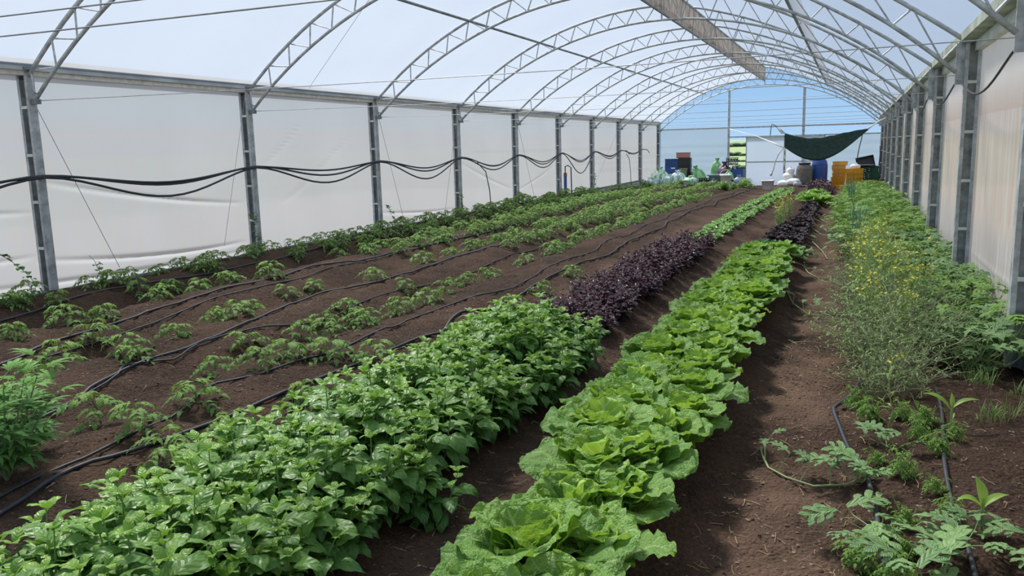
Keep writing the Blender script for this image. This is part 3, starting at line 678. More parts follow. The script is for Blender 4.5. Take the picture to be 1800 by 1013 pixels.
for s_ in (-1, 1):
    b = MB(); b.add([(s_*.26, -.2, .05), (s_*.26, .2, .05), (s_*.40, .2, .42), (s_*.40, -.2, .42), (s_*.27, -.2, .05), (s_*.27, .2, .05), (s_*.41, .2, .42), (s_*.41, -.2, .42)], [(0, 1, 2, 3), (7, 6, 5, 4), (0, 4, 5, 1), (2, 6, 7, 3), (1, 5, 6, 2), (0, 3, 7, 4)]); b.build('flap', M['p_card'], rt)
# hose loop on post
b = MB(); b.tube([(1.08+.012*math.sin(3*a), 39.2+.22*math.cos(a), 1.0+.42*math.sin(a)-.1*math.cos(2*a)) for a in np.linspace(0, 4*PI, 40)], .02, 6)
tag(b.build('coiled_hose', M['black'], None, True), 'coiled black hose hanging on the far right wall post', 'hose')

# ------------------------------------------------------------------ hammock
M['canvas'] = simple('green_canvas', (.020, .055, .042), .8, 0, .25, 14, .3)
M['strap'] = simple('white_strap', (.74, .76, .74), .6)
hr = empty('hammock', (-1.0, 33.4, 1.2)); tag(hr, 'dark green canvas hammock slung between the end posts', 'hammock')
HY = 33.4
def ham(u, v):
    # u along length, v across (far edge to near edge)
    x = -2.42 + 2.90*u
    top = 2.12 + .10*u - .36*4*u*(1-u)*.42 - .0*v + .16*max(0, u-.75)/.25*.0
    top = 2.12*(1-u)+2.20*u - .22*math.sin(PI*u)**1 + .06*math.sin(PI*2*u)*-1
    topw = top + .015*math.sin(u*38)*math.sin(PI*u)
    bot_ = 1.60*(1-u)**1.0 + 2.14*u - .78*math.sin(PI*min(1, u**.92))**1.05*(1-.05*u)
    w = (1-u)**.35
    yy = .55*math.sin(PI*u)**.6
    if v < .5:
        t = v*2; z = topw+(bot_-topw)*(1-(1-t)**1.6); y = HY-.0+yy*(t**1.2)*-.35
    else:
        t = (v-.5)*2; z = bot_+(topw-.02-bot_)*(t**1.6); y = HY+yy*t
    return (x+1.0, y-HY, z-1.2)
b = MB(); b.grid(ham, 48, 16); hm = b.build('canvas', M['canvas'], hr, True)
md = hm.modifiers.new('s', 'SOLIDIFY'); md.thickness = .006
def hs(nm, pts, r, mat, lb=None):
    b = MB(); b.tube([(p[0]+1, p[1]-HY, p[2]-1.2) for p in pts], r, 6); o = b.build(nm, mat, hr, True)
    if lb: o['label'] = lb
hs('strap', [(-2.44, HY, 1.58), (-2.9, 34.5, 1.75), (-3.8, 37, 2.05), (-5.8, YEND-.1, 2.5)], [.03, .03, .014, .01], M['strap'], 'white strap to the end wall post')
hs('strap', [(-2.44, HY, 1.58), (-2.62, HY, 1.35), (-2.75, HY, 1.05), (-2.80, HY, .75), (-2.88, HY, .58)], .022, M['strap'], 'loose white strap hanging down')
hs('buckle', [(-2.85, HY, .64), (-2.90, HY, .52)], .045, M['strap'], 'grey buckle')
hs('strap', [(-2.42, HY, 2.12), (-2.6, HY, 2.27), (-2.80, HY, 2.42), (-2.90, HY, 2.48), (-2.93, HY, 2.36), (-2.95, HY, 2.05)], .014, M['black'], 'black cord looped up')
hs('strap', [(-2.45, HY, 2.14), (-2.52, HY-.02, 2.13), (-2.70, HY-.02, 2.34)], .035, M['strap'], 'white webbing loop')
hs('strap', [(.46, HY, 2.18), (.62, HY, 2.30), (.90, 33.9, 2.50), (1.12, 35.3, 2.60)], [.04, .022, .02, .02], M['strap'], 'pale strap tied to the right wall')
hs('strap', [(.30, HY-.05, 2.02), (.27, HY-.06, 1.8), (.20, HY-.06, 1.45), (.16, HY-.05, 1.12)], .016, M['black'], 'black strap hanging from the right end')
hs('buckle', [(.16, HY-.05, 1.14), (.15, HY-.05, 1.04)], .035, M['black'])

# ------------------------------------------------------------------ water pipes slung along the left wall, cable on the right
bundle = [('topmost', [.16, .16, .12, .20, .26, .25, .3, .2, .15], .0, -1), ('middle', [.20, .20, .22, .28, .28, .33, .36, .24, .2], .008, -1), ('lowest', [.33, .35, .34, .44, .36, .42, .75, .3, .25], -.012, -1)]
for nm, sg, dz, i0 in bundle:
    pts = []
    last = 8 if nm != 'lowest' else 7
    for i in range(-1, last):
        a = (-9.30, Y0+BAY*i, 1.60+dz); b_ = (-9.30, Y0+BAY*(i+1), 1.60+dz)
        seg = [(-9.30+.04*math.sin(PI*t), a[1]+(b_[1]-a[1])*t, 1.60+dz - sg[min(8, i+1)]*(math.sin(PI*t)**1.7)) for t in [k/16 for k in range(16)]]
        pts += seg
    pts.append((-9.30, Y0+BAY*last, 1.60+dz)); pts.append((-9.28, Y0+BAY*last+.8, 1.58)); pts.append((-9.26, Y0+BAY*last+1.2, 1.42))
    mb = MB(); mb.tube(pts, .0165, 6)
    tag(mb.build('water_pipe', M['pipe'], None, True), nm+' of three black water pipes slung between the left wall posts', 'pipe', None)
for (y, x) in ((20.2, -9.25), (36.0, -9.25)):
    mb = MB(); mb.tube([(x, y, 1.45), (x+.01, y+.5, 1.2), (x, y+.75, .7), (x, y+.85, .02)], .013, 6)
    tag(mb.build('drop_hose', M['black'], None, True), 'thin black hose dropping to the ground '+('beyond the fourth left post' if y < 30 else 'near the eighth left post'), 'hose')
rt = empty('standpipe', (-9.16, 27.25, gz(-9.16, 27.25)-.05)); tag(rt, 'blue water standpipe with red collar at the sixth left post', 'standpipe')
b = MB(); b.tube([(0, 0, 0), (0, 0, .72)], .055, 10); b.build('lower_pipe', M['p_blue'], rt)
b = MB(); b.tube([(0, 0, .72), (0, 0, .84)], .062, 10); b.build('collar', M['p_red'], rt)
b = MB(); b.tube([(0, 0, .84), (0, 0, 1.06), (.10, .02, 1.09), (.20, .03, 1.02), (.22, .03, .0)], .02, 8); b.build('tap_pipe', M['black'], rt)
pts = []
zs = [2.62, 2.40, 2.42, 2.40, 2.40, 2.42]
for i in range(-1, 3):
    a = (1.12, Y0+BAY*i, 2.44); b_ = (1.12, Y0+BAY*(i+1), 2.44)
    sg = [.3, .0, .26, .2][i+1]
    if i < 0: continue
    pts += [(1.12, a[1]+BAY*t, 2.47 - (.42 if i == 0 else .35)*(math.sin(PI*t)**1.3)*.6) for t in [k/14 for k in range(14)]]
pts.append((1.12, Y0+BAY*3, 2.47)); pts.append((1.13, Y0+BAY*3+.4, 2.3))
mb = MB(); mb.tube(pts, .011, 6); tag(mb.build('power_cable', M['black'], None, True), 'black cable sagging between the right wall posts', 'cable')

# ------------------------------------------------------------------ drip irrigation pipes on the beds
def drip(pts, r, lb, cat='drip pipe', lift=0., amp=.03, seed=0, ext=None):
    P = [tuple(p) for p in pts]; R_ = random.Random(seed)
    if ext:
        x, y = P[-1]; cx = x
        while y < ext: y += R_.uniform(.9, 1.8); cx += (x-cx)*.4+R_.uniform(-.10, .10); P.append((cx, y))
    Q = []
    for i in range(len(P)-1):
        a, b_ = P[i], P[i+1]; n = max(2, int((b_[1]-a[1] if abs(b_[1]-a[1]) > .1 else .3)/.12)) if a[1] < 14 else 4
        p0 = P[max(0, i-1)]; p3 = P[min(len(P)-1, i+2)]
        for k in range(n):
            t = k/n
            cr = lambda c: .5*((2*a[c])+(-p0[c]+b_[c])*t+(2*p0[c]-5*a[c]+4*b_[c]-p3[c])*t*t+(-p0[c]+3*a[c]-3*b_[c]+p3[c])*t**3)
            Q.append((cr(0), cr(1)))
    Q.append(P[-1])
    mb = MB(); zz = [float(ground(x, y, False)) for x, y in Q]
    zz = [max(zz[max(0, i-1):i+2]) for i in range(len(zz))]
    mb.tube([(x, y, z+r+.002+lift) for (x, y), z in zip(Q, zz)], r, 7)
    return tag(mb.build('irrigation_pipe', M['pipe'], None, True), lb, cat, 'irrigation pipes on the beds')
drip([(-3.70, 1.4), (-3.81, 2.55), (-3.92, 3.07), (-3.83, 3.55), (-3.77, 4.23), (-3.76, 4.85), (-3.71, 5.71), (-3.67, 6.68), (-3.62, 6.94), (-3.79, 7.73), (-3.62, 8.26), (-3.73, 10.0), (-3.7, 11.9)], .0125, 'thick black irrigation pipe closest to the basil bed', seed=1, ext=36)
drip([(-3.9, 1.4), (-4.0, 2.88), (-4.0, 3.3), (-4.05, 3.63), (-4.07, 4.07), (-4.22, 4.35), (-4.30, 4.63), (-4.16, 4.95), (-4.16, 5.38), (-4.03, 5.84), (-4.08, 6.68), (-4.06, 7.6), (-4.02, 8.51), (-3.87, 9.33), (-3.97, 11.27)], .009, 'thin black irrigation pipe with a kink, second from the basil bed', seed=2, ext=36)
drip([(-5.0, 2), (-5.09, 3.8), (-5.22, 4.31), (-5.37, 4.88), (-5.33, 5.41), (-5.42, 6.17), (-5.76, 7.52), (-5.81, 8.15), (-5.55, 8.9), (-5.6, 10.5)], .012, 'black irrigation pipe on the third bed from the left wall', seed=3, ext=36)
drip([(-5.1, 3.4), (-5.22, 4.46), (-5.43, 4.85), (-5.22, 5.14), (-5.33, 5.55), (-5.30, 6.19), (-5.1, 7.2), (-5.2, 8.5), (-5.0, 10)], .008, 'thin black side pipe crossing the third bed from the left wall', seed=4, ext=20)
drip([(-6.5, 3), (-6.64, 4.62), (-6.71, 5.0), (-6.78, 5.34), (-6.86, 6.01), (-7.02, 6.84), (-7.14, 7.99), (-7.04, 8.52), (-7.18, 9.69), (-6.95, 10.43)], .012, 'black irrigation pipe on the second bed from the left wall', seed=5, ext=36)
drip([(-6.6, 5.0), (-6.65, 6.0), (-6.8, 6.9), (-6.9, 7.6), (-6.85, 8.6), (-6.9, 9.8)], .008, 'thin black pipe beside the one on the second bed from the left wall', seed=6, ext=22)
drip([(-8.4, 4.4), (-8.48, 5.97), (-8.54, 6.42), (-8.7, 7.67), (-8.58, 8.84), (-8.56, 10.68)], .012, 'black irrigation pipe on the bed beside the left wall', seed=7, ext=36)
drip([(.12, 6.5), (.09, 6.24), (.0, 5.95), (-.05, 5.75), (-.03, 5.5), (.0, 5.3), (.05, 4.9), (.12, 4.6), (.16, 4.2), (.18, 3.74), (.2, 2.8)], .013, 'bent black irrigation pipe at the edge of the bare path', seed=8, lift=.02)
drip([(.60, 6.2), (.59, 5.65), (.52, 4.75), (.51, 4.43), (.51, 4.06), (.52, 3.6), (.5, 2.6)], .011, 'straight black irrigation pipe between the corn seedlings', seed=9)

# ------------------------------------------------------------------ leaf geometry
def leaf_grid(Ln, Wd, prof, nu=4, nv=6, elev=.6, droop=1.0, fold=.15, ruf=0., rufn=3, blis=0., seed=0, edge=0., dpow=1.3, twist=0.):
    R_ = np.random.RandomState(seed % 2**31)
    v = np.linspace(0, 1, nv+1); v = 1-(1-v)**(1.55 if prof is p_obov else 1.)
    u = np.linspace(-1, 1, nu+1)
    hw = Wd/2*np.array([prof(t) for t in v])
    th = elev - droop*v**dpow; ds = Ln*np.diff(v)
    cy = np.concatenate([[0], np.cumsum(np.cos((th[:-1]+th[1:])/2)*ds)]); cz = np.concatenate([[0], np.cumsum(np.sin((th[:-1]+th[1:])/2)*ds)])
    U, Vv = np.meshgrid(u, v); HW = hw[:, None]
    X = U*HW; A = np.abs(U)
    ph = R_.rand(4)*6.28
    off = fold*np.abs(X)
    if ruf:
        off = off + ruf*(A**2.2)*(np.sin(2*PI*rufn*Vv+ph[0]+(U > 0)*2.1) + .6*np.sin(2*PI*rufn*1.9*Vv+ph[1]+(U > 0)*1.1)) + ruf*.8*np.clip(Vv-.75, 0, 1)*4*np.sin(U*5+ph[2])*.6
    if blis: off = off + blis*(np.sin(U*9+ph[2]+Vv*7)*np.sin(Vv*17+ph[3]))*(1-A**4)
    if edge: X = X*(1+edge*np.sin(2*PI*rufn*2.3*Vv+ph[1]+(U > 0)*1.7)*A)
    TH = th[:, None]
    if twist:
        tw = twist*Vv; X, off = X*np.cos(tw)-off*np.sin(tw), X*np.sin(tw)+off*np.cos(tw)
    P = np.stack([X, cy[:, None]-np.sin(TH)*off, cz[:, None]+np.cos(TH)*off], -1).reshape(-1, 3)
    UV = np.stack([(U+1)/2, Vv], -1).reshape(-1, 2)
    ix = np.arange((nu+1)*(nv+1)).reshape(nv+1, nu+1)
    Q = np.stack([ix[:-1, :-1], ix[:-1, 1:], ix[1:, 1:], ix[1:, :-1]], -1).reshape(-1, 4)
    return P, UV, Q
def rotz(a): c, s = math.cos(a), math.sin(a); return np.array([[c, -s, 0], [s, c, 0], [0, 0, 1.]])
def rotx(a): c, s = math.cos(a), math.sin(a); return np.array([[1, 0, 0], [0, c, -s], [0, s, c]])
def roty(a): c, s = math.cos(a), math.sin(a); return np.array([[c, 0, s], [0, 1, 0], [-s, 0, c]])
class Fol:
    def __init__(s): s.P = []; s.UV = []; s.Q = []; s.lv = []; s.yg = []; s.n = 0
    def add(s, lf, Rm=None, pos=(0, 0, 0), sc=1., lv=.5, yg=0.):
        P, UV, Q = lf
        if Rm is not None: P = P @ Rm.T
        s.P.append(P*sc+np.array(pos)); s.UV.append(UV); s.Q.append(Q+s.n); s.n += len(P)
        s.lv.append(np.full(len(P), lv)); s.yg.append(np.full(len(P), yg))
    def build(s, name, mat, parent=None):
        return link_mesh(name, np.concatenate(s.P).tolist(), np.concatenate(s.Q).tolist(), mat, parent, True, np.concatenate(s.UV), {'lv': np.concatenate(s.lv), 'yg': np.concatenate(s.yg)})
def p_ovate(t): return max(0, math.sin(PI*t**.75))**.9*(1 if t > .02 else .3)+.02*(t < .98)
def p_obov(t):
    if t < .62: k = t/.62; return .10+.90*(k*k*(3-2*k))
    return math.sqrt(max(0, 1-((t-.62)/.38)**2))*.98+.02
def p_lanc(t): return math.sin(PI*min(1, t*.97+.02))**1.1
TJ = [.10, .70, .95, .62, .78, .40, .50, .22, .02]
def p_tom(t): return TJ[min(8, int(round(t*8)))]
def p_lobe(t): return .18+.82*math.sin(PI*min(1, .12+.86*t))**.8 if t < .98 else .15
def p_toothed(t): return math.sin(PI*min(.99, t+.01))**.9*(.78+.22*((int(t*14) % 2)))

M['basil'] = leaf_mat('basil_leaf', (.034, .125, .024), (.135, .31, .068), (.18, .38, .10), (.28, .50, .04), 5, 2.6, .36, .42, .32, .42, (.30, .50, .07), .16, veinfac=.5)
M['basil_stem'] = simple('green_stem', (.16, .30, .08), .6)
M['lettuce'] = leaf_mat('cabbage_leaf', (.110, .27, .045), (.255, .46, .105), (.42, .60, .24), (.40, .62, .04), 6, 3.0, .95, .43, .36, .38, (.38, .58, .06), .08, .045, 2.4)
M['lettuce_head'] = leaf_mat('cabbage_heart', (.24, .44, .05), (.36, .57, .08), (.52, .68, .24), (.48, .68, .06), 6, 3.0, .6, .45, .34, .4, None, .14, .05, .9)
M['purple'] = leaf_mat('purple_leaf', (.020, .009, .018), (.060, .026, .045), (.085, .040, .060), (.16, .02, .06), 6, 3.2, .7, .30, .16, .6, (.10, .05, .05), .2)
M['tomato'] = leaf_mat('tomato_leaf', (.085, .19, .040), (.19, .34, .080), (.22, .38, .11), (.20, .40, .04), 5, 3.2, .6, .5, .28, .3, (.34, .50, .09), .2)
M['tomato_stem'] = simple('tomato_stem', (.16, .24, .09), .7)
M['melon'] = leaf_mat('melon_leaf', (.09, .21, .065), (.22, .37, .155), (.34, .48, .27), (.22, .42, .07), 5, 2.5, .5, .5, .26, .35, (.24, .42, .08), .16)
M['rocket'] = leaf_mat('bean_leaf', (.11, .26, .04), (.24, .42, .08), (.28, .46, .13), (.25, .48, .05), 5, 2.5, .5, .45, .30, .4, (.26, .46, .07), .16)
M['seedling'] = leaf_mat('pale_seedling_leaf', (.14, .33, .07), (.29, .52, .16), (.36, .58, .24), (.28, .52, .08), 5, 2.5, .5, .4, .30, .45, None, .16)
M['choi'] = leaf_mat('choi_leaf', (.03, .13, .025), (.08, .24, .05), (.30, .46, .2), (.18, .38, .04), 6, 3., .6, .35, .25, .5, None, .10, .06)
M['darkchoi'] = leaf_mat('dark_leaf', (.016, .013, .018), (.045, .035, .045), (.10, .09, .10), (.08, .05, .05), 6, 3., .6, .6, .14, .22, None, .10, .06)
M['corn'] = leaf_mat('corn_leaf', (.20, .36, .06), (.30, .46, .09), (.36, .52, .16), (.4, .6, .06), 1, 0., .3, .4, .35, .4, None, .1, .08)
M['hemp'] = leaf_mat('toothed_leaf', (.07, .22, .04), (.17, .37, .085), (.18, .38, .12), (.24, .46, .05), 9, 3.5, .5, .45, .3, .4, (.2, .42, .07), .2)
M['mustard'] = leaf_mat('fine_leaf', (.15, .26, .07), (.27, .39, .14), (.3, .42, .17), (.26, .42, .08), 3, 2., .3, .6, .25, .3)
M['mstem'] = simple('pale_green_stem', (.30, .41, .13), .7); M['drystem'] = simple('dry_stem', (.27, .29, .17), .85, 0, .25)
M['petal'] = simple('yellow_petal', (.74, .68, .05), .6); M['vine'] = simple('vine_stem', (.27, .36, .15), .7)
M['straw'] = simple('straw_litter', (.44, .31, .18), .9, 0, .3, 3); M['clod2'] = simple('pale_crumb', (.30, .22, .17), .95, 0, .3, 20, .5); M['clod'] = simple('soil_clod', (.10, .065, .048), .95, 0, .35, 20, .5)

# ------------------------------------------------------------------ basil
_lib = {}
def lib(key, n, fn):
    if key not in _lib: _lib[key] = [fn(i) for i in range(n)]
    return _lib[key]
BAS = [leaf_grid(1, .52, p_ovate, 6, 8, .40+.1*(i % 3), 1.0+.3*(i % 4), -.14 if i % 3 else .16, .03, 1.5, .035, i) for i in range(12)]
PUR = [leaf_grid(1, .60, p_ovate, 4, 5, .3+.1*(i % 3), .8+.25*(i % 4), .25, .03, 2, .02, i+50) for i in range(8)]
def herb(name, rng, H_=.38, R0=.17, nst=7, lmin=.045, lmax=.145, leaves=BAS, mf='basil', ms='basil_stem'):
    """stems rising from one root, decussate leaf pairs, a small pale whorl on each tip"""
    root = empty(name); f = Fol(); st = MB()
    for s_ in range(nst):
        a = rng.random()*6.28; rr = R0*math.sqrt(rng.random()); h = H_*(.78+.30*rng.random())*(1-.25*rr/R0)
        tip = (rr*math.cos(a), rr*math.sin(a), h)
        pts = [(tip[0]*t**.7, tip[1]*t**.7, h*t) for t in (0, .35, .7, 1)]
        st.tube(pts, [.005, .0045, .0035, .002], 5)
        nn = 6; a0 = rng.random()*6.28
        for k in range(nn):
            t = .30+.70*k/(nn-1); z = h*t; x = tip[0]*t**.7; y = tip[1]*t**.7
            size = lmax*(1-.30*abs(t-.6)/.4)*(.75+.4*rng.random()) if k < nn-1 else lmin*1.3
            for q in range(2 if k < nn-1 else 4):
                az = a0+k*PI/2+q*(PI if k < nn-1 else PI/2)+rng.uniform(-.4, .4)
                el = (-.60+.75*t) if k < nn-1 else .5
                lf = leaves[rng.randrange(len(leaves))]
                Rm = rotz(az) @ rotx(el+rng.uniform(-.3, .3)) @ roty(rng.uniform(-.4, .4))
                d = .018 if k < nn-1 else .003
                f.add(lf, Rm, (x-math.sin(az)*d, y+math.cos(az)*d, z), size, rng.random(), (max(0, t-.55)*1.2 if k < nn-1 else .9)*rng.uniform(.5, 1))
    f.build('foliage', M[mf], root); st.build('stem', M[ms], root); return root
protos_used = set()
def put(protos, i, x, y, dz, rz, s, label, cat, group, tilt=0.):
    """first use moves the prototype itself, later uses copy it with its parts"""
    p = protos[i % len(protos)]
    z = gz(x, y)+dz
    if p.name not in protos_used:
        protos_used.add(p.name); r = p; r.location = (x, y, z); r.rotation_euler = (0, 0, rz); r.scale = (s, s, s) if not isinstance(s, tuple) else s
    else: r = dup(p, (x, y, z), rz, s)
    tag(r, label, cat, group); return r
RB = random.Random(11)
basil = [herb('basil_plant', RB) for _ in range(6)]
cnt = 0
y = 1.55; row = 0
while y < 6.45:
    xl_, xr_ = -2.78, -1.98
    n = 4
    for k in range(n):
        x = xl_+(xr_-xl_)*k/(n-1)+RB.uniform(-.05, .05); yy = y+RB.uniform(-.06, .06)+(.10 if k % 2 else 0)
        side = 'left edge' if k == 0 else 'right edge' if k == 3 else 'middle'
        lb = f"leafy basil plant, {['leftmost', 'second from left', 'third from left', 'rightmost'][k]} in the {ORD[row]} cross-row of the green basil bed"
        put(basil, RB.randrange(6), x, yy, -.01, RB.random()*6.28, RB.uniform(1.0, 1.22), lb, 'plant', 'green basil plants'); cnt += 1
    y += .235; row += 1
for k, (x, y_, lb) in enumerate(((-1.80, 3.30, 'basil plant leaning out of the right edge of the basil bed into the furrow'),)):
    put(basil, k, x, y_, -.02, k*2., .95, lb, 'plant', 'green basil plants')
# ------------------------------------------------------------------ purple basil
purp = [herb('purple_basil_plant', RB, .27, .15, 7, .035, .085, PUR, 'purple', 'purple') for _ in range(4)]
y = 7.15; row = -1
while y < 13.6:
    row += 1
    for k in range(3):
        x = -2.68+.28*k+RB.uniform(-.05, .05)
        if y > 12.9 and k == 0: continue
        put(purp, RB.randrange(4), x, y+RB.uniform(-.08, .08), -.01, RB.random()*6.28, RB.uniform(.85, 1.15),
            f"dark purple basil plant, {['left', 'middle', 'right'][k]} one in the {ORD[row]} cross-row of the purple block", 'plant', 'purple basil plants')
    y += .25

# ------------------------------------------------------------------ seedling row
def rosette(name, rng, n, Ln, Wd, mat, elev0, elev1, ruf=.03, headmat=None, prof=p_obov, nu=4, nv=6, fold=.2, partname='foliage', blis=.01, edge=0., droop=.9):
    root = empty(name); f = Fol(); az = rng.random()*6.28
    for k in range(n):
        t = k/max(1, n-1); az += 2.4+rng.uniform(-.25, .25); el = elev0+(elev1-elev0)*t
        l_ = Ln*(1-.45*t)*(.88+.24*rng.random())
        lf = leaf_grid(l_, l_*Wd*(.9+.2*rng.random()), prof, nu, nv, el, droop*(1-.35*t)+rng.uniform(-.2, .3), fold+.25*t, ruf*l_*3, 3, blis*l_*3, rng.randrange(9999), edge)
        f.add(lf, rotz(az) @ roty(rng.uniform(-.15, .15)), (0, 0, .01+.03*t), 1, rng.random(), max(0, t-.35)*.9)
    f.build(partname, M[mat], root)
    return root
seed_p = [rosette('leafy_seedling', RB, 12, .15, .62, 'seedling', .5, 1.2) for _ in range(4)]
y = 13.5; row = -1
while y < 32.5:
    row += 1
    for k in range(2):
        put(seed_p, RB.randrange(4), -2.52+.30*k+RB.uniform(-.05, .05)+.01*(y-13), y+RB.uniform(-.08, .08), 0, RB.random()*6.28, RB.uniform(.85, 1.25),
            f"pale green seedling, {ORD[row]} in the {['left', 'right'][k]} line of the row beyond the purple plants", 'plant', 'pale green seedlings')
    y += .27 if y < 22 else .36

# ------------------------------------------------------------------ cabbages
def cabbage(rng):
    root = empty('leafy_cabbage'); f = Fol(); az = rng.random()*6.28; n = 17
    for k in range(n):
        t = k/(n-1); az += 2.399+rng.uniform(-.25, .25)
        l_ = (.39-.10*t)*(.88+.24*rng.random()); el = .72+.62*t+rng.uniform(-.12, .12)
        lf = leaf_grid(l_, l_*(.88 if t < .6 else .80)*(.9+.25*rng.random()), p_obov, 20, 22, el+.18, 1.75-.95*t+rng.uniform(-.3, .3), .08+.26*t, .012, 6.2, .007, rng.randrange(9999), .04, 2.3)
        f.add(lf, rotz(az) @ roty(rng.uniform(-.2, .2)), (-.02*math.sin(az), .02*math.cos(az), .02+.03*t), 1, rng.random(), max(0, t-.3)*.6*rng.uniform(.3, 1.2))
    f.build('outer_leaves', M['lettuce'], root)
    f = Fol()
    for k in range(7):
        az += 2.399; l_ = .27*(.85+.3*rng.random())
        lf = leaf_grid(l_, l_*.78, p_obov, 12, 14, 1.45-.06*k+rng.uniform(-.1, .1), .35+rng.uniform(-.3, .3), .45, .012, 5, .006, rng.randrange(9999), .05)
        f.add(lf, rotz(az), (-.015*math.sin(az), .015*math.cos(az), .05), 1, rng.random(), .3)
    f.build('heart', M['lettuce_head'], root)
    return root
RC = random.Random(21)
cab = [cabbage(RC) for _ in range(6)]
y = 2.15; k = 0; li = [0, 0]
while y < 11.7:
    for side in (0, 1):
        x = (-1.17 if side == 0 else -.88)+RC.uniform(-.05, .05)
        yy = y+(.20 if side else 0)
        if side == 0: x += .17*max(0., min(1., (5-y)/2.4))
        n_ = li[side]; li[side] += 1
        o_ = ORD[n_] if n_ < 20 else 'twenty-%s' % ['first', 'second', 'third', 'fourth', 'fifth', 'sixth'][n_-20]
        lb = f"frilly green cabbage, {o_} from the camera in the {'left' if side == 0 else 'right'} line of its row"
        if side == 0 and y < 2.2: x -= .0
        put(cab, RC.randrange(6), x, yy, 0, RC.random()*6.28, RC.uniform(.86, 1.03)*(1.0 if y < 9 else .95), lb, 'cabbage', 'cabbages in the big leafy row')
    y += .44
# dark green choi, dark red choi, mustard in flower, broad cabbages, purple mounds further along the same bed
choi = [rosette('green_choi', RC, 14, .30, .55, 'choi', .5, 1.3, .02, nu=6, nv=8) for _ in range(2)]
for k, (x, y) in enumerate(((-1.05, 12.3), (-.80, 12.5), (-.98, 12.95), (-.72, 13.1), (-1.2, 12.9))):
    put(choi, k, x, y, 0, k*1.3, 1.05, ['dark green choi with a pale heart just past the bright cabbages', 'dark green choi at the path side just past the bright cabbages', 'dark green choi in the middle, second line past the bright cabbages',
        'low dark green choi leaning over the path past the cabbages', 'dark green choi at the left side of the bed past the cabbages'][k], 'choi', 'dark green choi plants')
dark = [rosette('dark_red_choi', RC, 14, .21, .75, 'darkchoi', .35, 1.2, .02, nu=6, nv=6) for _ in range(3)]
y = 14.0; k = 0
while y < 22.5:
    for x in ((-1.15, -.85) if y < 16.5 else (-.90,)):
        put(dark, k, x+RC.uniform(-.06, .06), y+RC.uniform(-.1, .1), 0, k*1.7, RC.uniform(.95, 1.25), f'dark purplish black rosette plant, {ORD[k]} in the line beyond the cabbages', 'plant', 'dark rosette plants'); k += 1
    y += .33
broad = [rosette('broad_leaf_cabbage', RC, 14, .42, .75, 'rocket', .4, 1.2, .025, nu=6, nv=8) for _ in range(2)]
for k, (x, y) in enumerate(((-1.05, 23.6), (-.75, 24.0), (-1.1, 24.6), (-.75, 25.2), (-1.0, 26.0))):
    put(broad, k, x, y, 0, k*1.9, 1.1, ['front left', 'front right', 'middle left', 'rear right', 'rear middle'][k]+' broad light green cabbage in the clump beyond the dark rosettes', 'cabbage', 'broad light green cabbages')
for k in range(16):
    put(purp, k, -.95+RC.uniform(-.35, .35), 27.5+k*.33, 0, k*1.1, 1.6 if k > 3 else 1.3, f'bushy purple leaved plant, {ORD[k]} in the clump at the far end of the cabbage bed', 'plant', 'purple plants at the far end')

# ------------------------------------------------------------------ tomatoes
TL = [leaf_grid(1, .52, p_tom, 2, 8, .25, .7+.3*(i % 3), .2, .02, 2, 0, i) for i in range(6)]
def compound(f, rng, base, az, el, Ln, npair, size, yg):
    """pinnate leaf on a drooping rachis"""
    pts = []; p = np.array(base, float); th = el
    n = npair+1; ds = Ln/(n+1)
    for k in range(n+2):
        pts.append(tuple(p)); th -= .28
        p = p+ds*np.array([-math.sin(az)*math.cos(th), math.cos(az)*math.cos(th), math.sin(th)])
    lv = rng.random()
    for k in range(2, n+1):
        for sgn in (-1, 1):
            s_ = size*(.75+.25*math.sin(PI*k/(n+1)))*(.8+.4*rng.random())
            Rm = rotz(az+sgn*(1.0+rng.uniform(-.2, .2))) @ rotx(th*.4+rng.uniform(-.3, .3)) @ roty(rng.uniform(-.3, .3))
            f.add(TL[rng.randrange(6)], Rm, pts[k], s_, min(1, max(0, lv+rng.uniform(-.2, .2))), yg)
    f.add(TL[rng.randrange(6)], rotz(az) @ rotx(th+.4), pts[-1], size*1.15, lv, yg)
    return pts
def tomato(rng, H_=.22, nl=9, joined=False, lsize=.07):
    root = empty('tomato_plant'); f = Fol(); st = MB()
    lean = rng.random()*6.28; lx, ly = .05*math.cos(lean), .05*math.sin(lean)
    st.tube([(0, 0, -.01), (lx*.3, ly*.3, H_*.5), (lx, ly, H_)], [.006, .005, .003], 6)
    az = rng.random()*6.28
    for k in range(nl):
        t = .12+.88*k/(nl-1); az += 2.399+rng.uniform(-.4, .4)
        P = compound(f, rng, (lx*t, ly*t, H_*t), az, .55+.5*t, (.19-.07*(t > .85))*(.8+.4*rng.random()), 4 if t > .4 else 3, lsize*(.85+.3*rng.random()), max(0, t-.6)*1.8*rng.uniform(.4, 1))
        st.tube(P, .002, 4, False)
    f.build('foliage', M['tomato'], root)
    st.build('stem', M['tomato_stem'], root)
    return root
RT = random.Random(31)
tom = [tomato(RT, RT.uniform(.14, .24), RT.choice((9, 11, 14))) for _ in range(8)]
